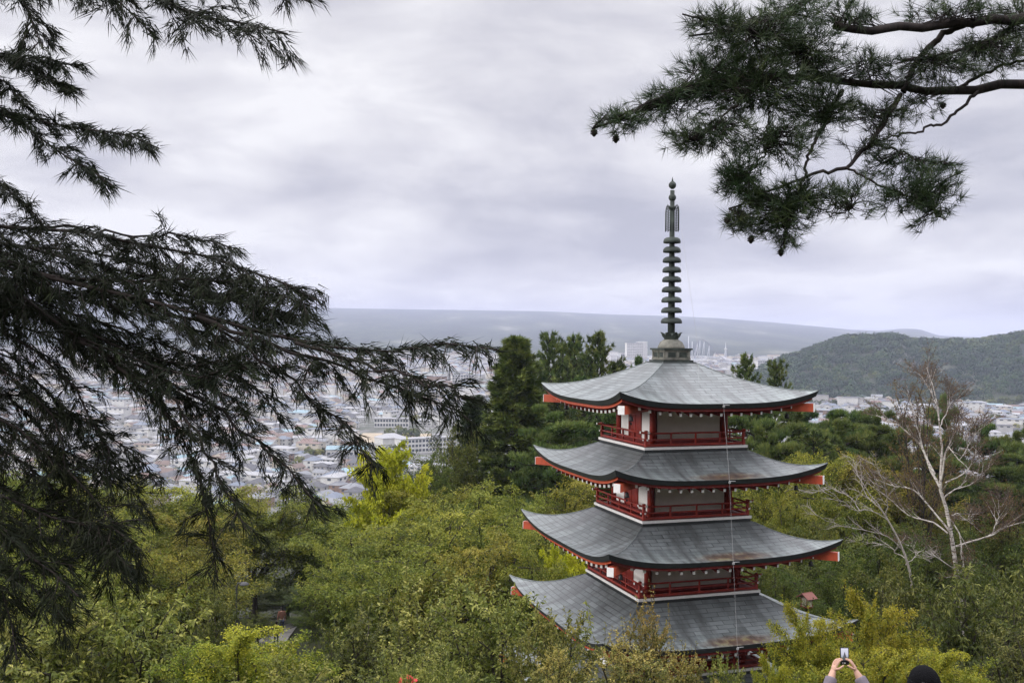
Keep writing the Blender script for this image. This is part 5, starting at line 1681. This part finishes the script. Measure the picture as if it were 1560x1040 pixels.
block('school_building', 650, 830, 52, 12, 11.5, 0.55, 'long three storey white school with rows of dark windows beyond the lime tree', rows=3, cols=16)
block('school_hall', 596, 850, 22, 18, 9, 0.55, 'white hall with a pale hipped roof left of the long school', rows=0, rise=3.5, hip=True)
block('gymnasium', 531, 795, 32, 18, 7.5, 0.1, 'low hall with a shiny teal curved metal roof in the near town', roof='sheet_teal', rows=1, cols=9, rise=2.4, win=0.3)
block('office_building', 598, 985, 34, 14, 8.5, 0.05, 'white two storey building with a strip of windows behind the sports ground', rows=2, cols=12)
block('apartment_building', 655, 1190, 18, 14, 16, 0.3, 'pinkish beige apartment block above the middle of the town', wall='wall_cream', rows=5, cols=5)
block('apartment_building', 705, 1500, 34, 16, 18, 0.2, 'broad white apartment block near the tall cedar', rows=5, cols=8)
block('warehouse', 470, 860, 24, 14, 7, 0.2, 'plain pale shed at the left of the dark tree row', rows=0, rise=1.4)
hotel = block('hotel_tower', 966, 2400, 40, 24, 47, 0.1, 'tall white hotel slab on the plain left of the spire base', rows=12, cols=9, win=0.35)
MB().box((20, 1, 25), (22, 20, 52)).build('wing', M['wall_white'], hotel)
block('arena_hall', 1078, 2350, 46, 40, 13, 0.0, 'bright white hall at the foot of the roller coaster', rows=1, cols=8, win=0.2)
block('arena_hall', 1103, 2420, 30, 30, 9, 0.0, 'pale low dome roofed hall right of the white hall', rows=0, rise=5, hip=True)
block('office_building', 1160, 2100, 24, 18, 17, 0.2, 'white block standing above the pine tops at the foot of the hill', rows=4, cols=5)
for (px, d, w_, h_, l) in ((936, 2350, 16, 14, 'pale low building left of the white hotel'), (948, 2450, 10, 20, 'small white ride building beside the white hotel')):
    block('ride_building', px, d, w_, 12, h_, 0.1, l, rows=2, cols=4)

M['steel'] = plain('pale_steel', (0.50, 0.51, 0.54), 0.5, 0.4, 0.1, 0.2)
M['track'] = plain('grey_track', (0.16, 0.16, 0.19), 0.5, 0.4, 0.1, 0.2)
c0 = gp(1075, 2350)
co_ = empty('roller_coaster', tuple(c0))
tag(co_, 'grey roller coaster with a tall hump and white pylons behind the pagoda spire', 'roller coaster')
pt = [at(x, y, 2350 + dz) - c0 for x, y, dz in ((1058, 551, 0), (1059, 535, 2), (1061, 524, 4), (1065, 518, 6), (1070, 517, 8), (1077, 521, 10), (1084, 530, 10), (1093, 540, 8), (1103, 547, 4), (1116, 551, 0))]
P_ = np.array(pt); tq = np.linspace(0, 1, len(P_)); qq = np.linspace(0, 1, 50)
cur = np.stack([np.interp(qq, tq, P_[:, k]) for k in range(3)], -1)
for _ in range(6): cur[1:-1] = (cur[:-2] + 2 * cur[1:-1] + cur[2:]) / 4
for s in (-1.1, 1.1):
    MB().tube(cur + np.array([0, s, 0]), 0.75, 5).build('rail', M['track'], co_)
for q in (8, 13, 18, 24, 30, 36):
    MB().tube([cur[q] - [0, 0, 0.5], [cur[q][0], cur[q][1] + 4, -3]], 0.7, 5).build('pylon', M['steel'], co_)
    MB().tube([cur[q] - [0, 0, 0.5], [cur[q][0] - 9, cur[q][1] - 3, -3]], 0.6, 5).build('pylon', M['steel'], co_)
for (x, top) in ((1049, 512), (1054.5, 520)):
    a_ = at(x, top, 2360) - c0
    MB().tube([a_, [a_[0], a_[1], -3]], 0.9, 6).build('mast', M['steel'], co_)
c1 = gp(1105.5, 2500)
tw = empty('lookout_tower', tuple(c1))
tag(tw, 'thin white tower with a round gallery right of the roller coaster', 'tower')
zt = at(1105, 521, 2500)[2] - c1[2]; zd = at(1105, 532, 2500)[2] - c1[2]
MB().tube([(0, 0, -2), (0, 0, zd), (0, 0, zt)], [2.0, 1.3, 0.4], 8).build('shaft', M['steel'], tw)
MB().lathe([(1.2, zd - 1.5), (4.2, zd), (4.2, zd + 2), (1.0, zd + 3)], n=14).build('gallery', M['wall_white'], tw)
for s in (-1, 1):
    MB().tube([(s * 5, 0, -2), (s * 1.2, 0, zd - 2)], 0.7, 5).build('strut', M['steel'], tw)
# pale sports ground beside the school
cs_ = gp(600, 905)
gx_, gy_ = np.meshgrid(np.linspace(-32, 34, 8), np.linspace(-30, 30, 8))
pz = np.stack([gx_ + cs_[0], gy_ + cs_[1], ground_z(gx_ + cs_[0], gy_ + cs_[1]) + 0.5], -1).reshape(-1, 3)
ii = np.arange(64).reshape(8, 8)
M['clay'] = plain('pale_clay', (0.36, 0.30, 0.22), 0.9, 0.1, 0.1, 0.1)
sg = link('sports_ground', make_mesh('sports_ground', pz, np.stack([ii[:-1, :-1], ii[:-1, 1:], ii[1:, 1:], ii[1:, :-1]], -1).reshape(-1, 4), M['clay']))
tag(sg, kind='structure')
# ================================================================ people and small things
rng = np.random.default_rng(404)
for nm, c, r_ in (('skin', (0.50, 0.30, 0.22), 0.5), ('jacket_mauve', (0.17, 0.145, 0.17), 0.85), ('cloth_black', (0.005, 0.005, 0.006), 0.9), ('cloth_navy', (0.03, 0.035, 0.06), 0.85), ('cloth_brown', (0.16, 0.075, 0.05), 0.85),
                  ('cloth_pale', (0.42, 0.42, 0.44), 0.85), ('cap_red', (0.40, 0.022, 0.022), 0.7), ('hair', (0.012, 0.009, 0.008), 0.5), ('shoe', (0.03, 0.03, 0.03), 0.6)):
    M[nm] = plain(nm, c, r_, 0.3, 0.12, 14)
M['knit'] = plain('black_knit', (0.006, 0.006, 0.007), 0.95, 0.1, 0.5, 90, bump=1.0)
M['phone'] = plain('phone_case', (0.012, 0.012, 0.014), 0.3, 0.5, 0.1, 30)


def screen_mat():
    k = NT('phone_screen')
    uv = k.n('ShaderNodeTexCoord').outputs['Generated']
    s = k.n('ShaderNodeSeparateXYZ', {0: uv})
    sky_ = k.ramp(s.outputs[2], [(0.0, (0.06, 0.07, 0.05)), (0.30, (0.10, 0.12, 0.07)), (0.40, (0.30, 0.32, 0.42)), (0.55, (0.48, 0.49, 0.60)), (1.0, (0.60, 0.60, 0.72))])
    n1 = k.noise(uv, 9, 4)
    c = k.mix(0.15, sky_, n1.outputs[1])
    # the pagoda on the screen: a dark stepped mark
    dx = k.math('ABSOLUTE', k.math('SUBTRACT', s.outputs[0], 0.5))
    wv_ = k.math('MULTIPLY_ADD', s.outputs[2], -0.55, 0.42)
    inside = k.math('MULTIPLY', k.math('LESS_THAN', dx, wv_), k.math('LESS_THAN', s.outputs[2], 0.72))
    c = k.mix(inside, c, (0.09, 0.09, 0.10))
    bar_ = k.math('LESS_THAN', s.outputs[2], 0.12)
    c = k.mix(bar_, c, (0.01, 0.01, 0.012))
    em = k.n('ShaderNodeEmission', {'Color': c, 'Strength': 0.9})
    return k.surf(em.outputs[0])


def skinned(name, chains, mat, parent=None, sub=2):
    """chains: polylines of (point, radius) welded where they share a point; one continuous surface"""
    key = {}
    vs, rs_, es = [], [], []
    for ch in chains:
        prev = None
        for p, r in ch:
            k = tuple(round(float(x), 4) for x in p)
            if k not in key:
                key[k] = len(vs); vs.append(k); rs_.append(r)
            i = key[k]
            if prev is not None and prev != i: es.append((prev, i))
            prev = i
    me = bpy.data.meshes.new(name)
    me.from_pydata(vs, es, [])
    o = bpy.data.objects.new(name, me); COL.objects.link(o)
    md = o.modifiers.new('skin', 'SKIN'); md.use_smooth_shade = True
    for v, r in zip(me.skin_vertices[0].data, rs_):
        rr_ = (r, r) if np.isscalar(r) else r
        v.radius = rr_
    me.skin_vertices[0].data[0].use_root = True
    ss = o.modifiers.new('sub', 'SUBSURF'); ss.levels = sub; ss.render_levels = sub
    dg = bpy.context.evaluated_depsgraph_get()
    dm = bpy.data.meshes.new_from_object(o.evaluated_get(dg))
    dm.name = name
    bpy.data.objects.remove(o); bpy.data.meshes.remove(me)
    dm.materials.clear(); dm.materials.append(mat)
    return link(name, dm, parent)


def ellipsoid(mb, c, r, n=20, m=12, mi=0, cut=None, axes=None):
    th = np.linspace(-math.pi / 2, math.pi / 2, m) if cut is None else np.linspace(cut, math.pi / 2, m)
    ph = np.linspace(0, 2 * math.pi, n, endpoint=False)
    v = np.stack([np.cos(th)[:, None] * np.cos(ph), np.cos(th)[:, None] * np.sin(ph), np.repeat(np.sin(th)[:, None], n, 1)], -1).reshape(-1, 3) * np.asarray(r)
    if axes is not None: v = v @ np.asarray(axes)
    i = np.arange(m - 1)[:, None] * n + np.arange(n)[None]; j = np.arange(m - 1)[:, None] * n + (np.arange(n)[None] + 1) % n
    f = np.stack([i, j, j + n, i + n], -1).reshape(-1, 4)
    return mb.add(v + np.asarray(c), f, mi, True)


def hand_chains(wrist, fdir, pdir, tdir, s=1.0, curl=0.5):
    """palm and five bent fingers; fdir: towards the finger tips, pdir: way the palm looks, tdir: thumb side"""
    f = np.array(fdir, float); f /= np.linalg.norm(f)
    t_ = np.array(tdir, float); t_ -= f * (t_ @ f); t_ /= np.linalg.norm(t_)
    p = np.cross(f, t_); p = p if p @ np.array(pdir, float) > 0 else -p
    w_ = np.array(wrist, float)
    ch = []
    heel = w_ + f * 0.03 * s
    for off, L, r in ((0.030, 0.070, 0.0088), (0.010, 0.079, 0.0090), (-0.011, 0.073, 0.0086), (-0.031, 0.057, 0.0076)):
        k0 = w_ + f * 0.085 * s + t_ * off * s
        c1, c2, c3 = curl * 0.5, curl * 1.15, curl * 1.7
        k1 = k0 + (f * math.cos(c1) + p * math.sin(c1)) * L * 0.45 * s
        k2 = k1 + (f * math.cos(c2) + p * math.sin(c2)) * L * 0.32 * s
        k3 = k2 + (f * math.cos(c3) + p * math.sin(c3)) * L * 0.26 * s
        ch.append([(w_, (0.026 * s, 0.02 * s)), (heel, (0.030 * s, 0.017 * s)), (w_ + f * 0.055 * s + t_ * off * 0.75 * s, 0.0145 * s), (k0, r * 1.15 * s), (k1, r * s), (k2, r * 0.92 * s), (k3, r * 0.75 * s)])
    b0 = w_ + f * 0.028 * s + t_ * 0.028 * s
    b1 = b0 + (t_ * 0.75 + f * 0.5 + p * 0.35) * 0.036 * s
    b2 = b1 + (t_ * 0.30 + f * 0.75 + p * 0.45) * 0.034 * s
    b3 = b2 + (t_ * 0.05 + f * 0.85 + p * 0.5) * 0.027 * s
    ch.append([(heel, (0.030 * s, 0.017 * s)), (b0, 0.0145 * s), (b1, 0.0115 * s), (b2, 0.0098 * s), (b3, 0.0078 * s)])
    return ch


def person(loc, rz, label, coat, legs, hat=None, hands=None, hairm='hair', height=1.70, seated=False):
    """standing figure, facing local +Y. hands: None hangs the arms, else ((left wrist),(right wrist)) in local coords"""
    e = empty('person', tuple(loc), rz)
    tag(e, label, 'person')
    k = height / 1.70
    V3 = lambda *a: np.array(a, float) * k
    hip, wst, chest, neck = V3(0, 0, 0.90), V3(0, 0.0, 1.05), V3(0, -0.01, 1.28), V3(0, 0.0, 1.44)
    head = V3(0, 0.025, 1.575)
    body = []
    body.append([(hip, (0.150 * k, 0.105 * k)), (wst, (0.135 * k, 0.100 * k)), (chest, (0.165 * k, 0.112 * k)), (V3(0, -0.005, 1.39), (0.10 * k, 0.08 * k)), (neck, 0.052 * k), (V3(0, 0.012, 1.51), 0.062 * k), (head, (0.075 * k, 0.09 * k)), (V3(0, 0.02, 1.645), (0.062 * k, 0.075 * k))])
    for s in (-1, 1):
        kn, an = V3(s * 0.10, 0.02, 0.49), V3(s * 0.11, -0.02, 0.085)
        if seated:
            kn, an = V3(s * 0.10, 0.42, 0.88), V3(s * 0.10, 0.44, 0.47)
        body.append([(hip, (0.150 * k, 0.105 * k)), (V3(s * 0.09, 0, 0.82) if not seated else V3(s * 0.09, 0.08, 0.88), 0.088 * k), (kn, 0.058 * k), (an, 0.042 * k), (an + V3(0, 0.13, -0.045), 0.036 * k)])
    wr = []
    for q, s in enumerate((-1, 1)):
        sh = V3(s * 0.185, -0.01, 1.37)
        if hands is None:
            el, w_ = V3(s * 0.235, -0.03, 1.10), V3(s * 0.24, 0.05, 0.86)
            fd, pd, td = (0, 0.15, -1), (-s, 0, 0), (0, 1, 0)
        else:
            w_ = np.array(hands[q], float)
            mid_ = (sh + w_) / 2
            el = mid_ + np.array([s * 0.13, 0.02, -0.12])
            fd, pd, td = np.array([-s * 0.42, 0.22, 1.0]), (-s, 0.0, 0), (-s * 0.35, -1.0, 0)
        d = (w_ - el) / np.linalg.norm(w_ - el)
        cuff = w_ - d * 0.055
        body.append([(chest, (0.165 * k, 0.112 * k)), (sh, 0.066 * k), (el, 0.050 * k), (cuff, 0.034), (w_, (0.026, 0.020))])
        body += hand_chains(w_, fd, pd, td, 1.0 if hands is None else 0.80, 0.62 if hands is not None else 0.35)
        wr.append((sh, el, cuff, w_))
    b = skinned('body', body, M['skin'], e, 2)
    # clothing: a shell a little outside the body
    cl = [[(hip + V3(0, 0, -0.06), (0.175 * k, 0.128 * k)), (wst, (0.158 * k, 0.122 * k)), (chest, (0.188 * k, 0.132 * k)), (V3(0, -0.005, 1.385), (0.12 * k, 0.095 * k)), (V3(0, 0, 1.425), 0.070 * k)]]
    for (sh, el, cuff, w_) in wr:
        d = (w_ - el) / np.linalg.norm(w_ - el)
        cl.append([(chest, (0.188 * k, 0.132 * k)), (sh, 0.082 * k), (sh * 0.5 + el * 0.5, 0.070 * k), (el, 0.064 * k), (el * 0.45 + cuff * 0.55, 0.056), (cuff - d * 0.01, 0.050), (cuff + d * 0.012, 0.048)])
    skinned('jacket', cl, M[coat], e, 2)
    tr_ = []
    for s in (-1, 1):
        kn, an = V3(s * 0.10, 0.02, 0.49), V3(s * 0.11, -0.02, 0.12)
        if seated:
            kn, an = V3(s * 0.10, 0.42, 0.88), V3(s * 0.10, 0.44, 0.50)
        tr_.append([(hip + V3(0, 0, -0.01), (0.168 * k, 0.122 * k)), (V3(s * 0.09, 0, 0.80) if not seated else V3(s * 0.09, 0.08, 0.885), 0.104 * k), (kn, 0.074 * k), (an, 0.060 * k)])
        sh_ = MB(); a_ = V3(s * 0.11, 0.045, 0.045) if not seated else V3(s * 0.10, 0.50, 0.43)
        ellipsoid(sh_, a_, (0.048 * k, 0.135 * k, 0.055 * k)); sh_.build('shoe', M['shoe'], e)
    skinned('trousers', tr_, M[legs], e, 2)
    # face
    fc = MB()
    ellipsoid(fc, V3(0, 0.118, 1.565), (0.013, 0.02, 0.022), 10, 8)
    for s in (-1, 1):
        ellipsoid(fc, V3(s * 0.078, 0.02, 1.572), (0.012, 0.022, 0.033), 10, 8)
    fc.build('nose_and_ears', M['skin'], b)
    ey = MB()
    for s in (-1, 1): ellipsoid(ey, V3(s * 0.031, 0.102, 1.592), (0.012, 0.008, 0.007), 8, 6)
    ellipsoid(ey, V3(0, 0.110, 1.525), (0.024, 0.006, 0.005), 8, 6)
    ey.build('eyes_and_mouth', M['hair'], b)
    hr = MB(); ellipsoid(hr, V3(0, -0.012, 1.605), (0.092 * k, 0.108 * k, 0.105 * k), 20, 12, 0, -0.5)
    ellipsoid(hr, V3(0, -0.055, 1.54), (0.078 * k, 0.06 * k, 0.09 * k)); hr.build('hair', M[hairm], e)
    if hat == 'beanie':
        h_ = MB(); ellipsoid(h_, V3(0, 0.0, 1.625), (0.110 * k, 0.125 * k, 0.115 * k), 24, 12, 0, -0.25)
        prof = [(0.112, 1.575), (0.122, 1.58), (0.124, 1.61), (0.116, 1.635), (0.108, 1.635)]
        h_.lathe([(r * k, z * k) for r, z in prof], n=24)
        hb_ = h_.build('hat', M['knit'], e)
        MB().box(V3(-0.045, -0.117, 1.640), (0.022, 0.012, 0.012), 0.35).box(V3(-0.02, -0.122, 1.638), (0.014, 0.010, 0.012), 0.2).build('badge', M['whiteend'], hb_)
    if hat == 'cap':
        h_ = MB(); ellipsoid(h_, V3(0, 0.0, 1.62), (0.103 * k, 0.118 * k, 0.098 * k), 24, 10, 0, 0.0)
        pts_ = [V3(0.085 * math.sin(a), 0.09 + 0.10 * math.cos(a) * (1 if abs(a) < 1.6 else 0), 1.622) for a in np.linspace(-1.5, 1.5, 9)]
        top = np.array(pts_); bot = top - np.array([0, 0, 0.006]); inn = np.array([V3(0.08 * math.sin(a), 0.08, 1.625) for a in np.linspace(-1.5, 1.5, 9)])
        q = np.arange(8)
        h_.add(np.vstack([top, inn]), np.stack([q, q + 1, q + 10, q + 9], -1)); h_.add(np.vstack([bot, inn - [0, 0, 0.006]]), np.stack([q, q + 9, q + 10, q + 1], -1))
        h_.build('cap', M['cap_red'], e)
    return e


# the visitor holding up a phone
D1 = 7.7
ph = at(1286.5, 998.5, D1)
g1 = float(ground_z(ph[0], D1 - 0.45))
pl = np.array([ph[0] + 0.005, D1 - 0.42, g1])
lw = at(1269.0, 1022, D1 - 0.03) - pl; rw = at(1304.0, 1022, D1 - 0.03) - pl
hgt = min(1.74, (at(1286, 1046, D1 - 0.4)[2] - g1) * 0.995)
person(pl, 0.0, 'visitor in a mauve grey jacket holding a phone up with both hands', 'jacket_mauve', 'cloth_navy', hands=(lw, rw), height=hgt)
pe = empty('phone', tuple(ph), 0.0)
pe.rotation_euler = (R(-6), 0, 0)
tag(pe, 'black phone held upright in raised hands, its screen showing the view', 'phone')
pb = MB().box((0, 0, 0), (0.064, 0.009, 0.128)).box((0.0, 0, 0), (0.068, 0.006, 0.132)).build('phone_body', M['phone'], pe)
MB().box((0, -0.0052, 0.008), (0.057, 0.001, 0.104)).build('screen', screen_mat(), pe)
MB().box((0.0, -0.0052, -0.054), (0.009, 0.001, 0.009)).box((-0.016, -0.0052, -0.052), (0.005, 0.001, 0.005)).build('button', M['whiteend'], pe)
# the visitor in the black hat
D2 = 8.0
hp = at(1408, 1013, D2)
g2 = float(ground_z(hp[0], D2))
person((hp[0], D2, g2), -0.1, 'visitor in a black knitted hat and black coat at the bottom right', 'cloth_black', 'cloth_black', hat='beanie', height=(hp[2] - g2) / 1.74 * 1.70)
# red cap among the bushes
D3 = 12.2
hp = at(619, 1027, D3); g3 = float(ground_z(hp[0], D3))
person((hp[0], D3, g3), -0.6, 'visitor in a red cap half hidden in the bushes at the bottom', 'cloth_pale', 'cloth_navy', hat='cap', height=max(1.5, (hp[2] - g3) / 1.72 * 1.70))

# path, walkers and lamp in the gap of the grove
D4 = 66.0
pp_ = []
for (px, d) in ((395, 58), (412, 62), (425, 66), (450, 70), (500, 72), (560, 73)):
    p = at(px, 940, d); pp_.append([p[0], d])
pp_ = np.array(pp_); nn = np.array([0.35, 1.0]); nn /= np.linalg.norm(nn)
Lr = []
for p in pp_:
    for s in (-2.2, 0, 2.2):
        q = p + nn * s
        Lr.append([q[0], q[1], float(ground_z(q[0], q[1])) + 0.10])
ii = np.arange(18).reshape(6, 3)
M['paving'] = plain('pale_paving', (0.20, 0.19, 0.175), 0.85, 0.2, 0.15, 1.5)
tag(link('path', make_mesh('path', np.array(Lr), np.stack([ii[:-1, :-1], ii[1:, :-1], ii[1:, 1:], ii[:-1, 1:]], -1).reshape(-1, 4), M['paving'])), kind='structure')
for (px, d, lab, ct, seat, hh) in ((433, 66, 'walker in a brown coat on the pale path in the grove', 'cloth_brown', False, 1.72), (425, 62, 'figure in black at the near edge of the pale path', 'cloth_black', False, 1.55)):
    x = (px - 780) / FPX * d
    person((x, d, float(ground_z(x, d)) + 0.11), 0.4, lab, ct, 'cloth_navy', height=hh)
# lamp
D5 = 39.0
lp = at(361, 888, D5); gl = float(ground_z(lp[0], D5))
lam = empty('street_lamp', (lp[0], D5, gl)); tag(lam, 'black post lamp with a bent arm and round shade beside the path', 'street lamp')
hz5 = lp[2] - gl
MB().tube([(0, 0, -0.2), (0, 0, hz5 - 0.15), (0.05, 0, hz5), (0.25, 0, hz5 + 0.03)], 0.035, 8).build('post', M['iron'], lam)
MB().lathe([(0.02, hz5 + 0.07), (0.10, hz5 + 0.05), (0.19, hz5 - 0.02), (0.20, hz5 - 0.05), (0.02, hz5 - 0.04)], (0.30, 0, 0), 18).build('lamp_shade', M['iron'], lam)
# small red roofed lantern house right of the pagoda
D6 = 40.0
sp6 = at(1229, 906, D6); g6 = float(ground_z(sp6[0], D6))
hs = empty('wooden_lantern', (sp6[0], D6, g6), 0.5); tag(hs, 'small wooden lantern with a reddish gabled roof beside the lowest roof', 'lantern')
h6 = sp6[2] - g6
M['redtile'] = plain('faded_red_board', (0.20, 0.085, 0.07), 0.7, 0.2, 0.2, 6)
MB().box((0, 0, (h6 - 0.4) / 2 - 0.1), (0.11, 0.11, h6 - 0.4)).build('post', M['bark'], hs)
MB().box((0, 0, h6 - 0.27), (0.30, 0.30, 0.34)).build('light_box', M['wall_cream'], hs)
fr = MB()
for sx in (-1, 1):
    for sy in (-1, 1): fr.box((sx * 0.155, sy * 0.155, h6 - 0.27), (0.035, 0.035, 0.36))
fr.box((0, 0, h6 - 0.455), (0.40, 0.40, 0.04)); fr.build('frame', M['redwood'], hs)
rm = MB()
for s in (-1, 1):
    rm.box((0, s * 0.15, h6 + 0.0), (0.56, 0.40, 0.035), axes=np.array([[1, 0, 0], [0, math.cos(-s * 0.55), math.sin(-s * 0.55)], [0, -math.sin(-s * 0.55), math.cos(-s * 0.55)]]))
rm.build('roof', M['redtile'], hs)

# a thin rail along the path
f0 = gp(478, 70); f1 = gp(566, 72)
fe = empty('fence', (float(f0[0]), float(f0[1]), float(f0[2])))
tag(fe, 'thin pale rail fence on posts along the far side of the path', 'fence')
M['rail_grey'] = plain('pale_grey_rail', (0.38, 0.37, 0.36), 0.6, 0.3, 0.15, 5)
dv_ = np.array(f1) - np.array(f0)
for j in range(6):
    b_ = dv_ * j / 5
    MB().tube([b_ + [0, 0, -0.2], b_ + [0, 0, 1.05]], 0.04, 8).build('post', M['rail_grey'], fe)
for hh in (0.5, 1.0):
    MB().tube([dv_ * q + np.array([0, 0, hh]) for q in np.linspace(0, 1, 6)], 0.03, 6).build('rail', M['rail_grey'], fe)
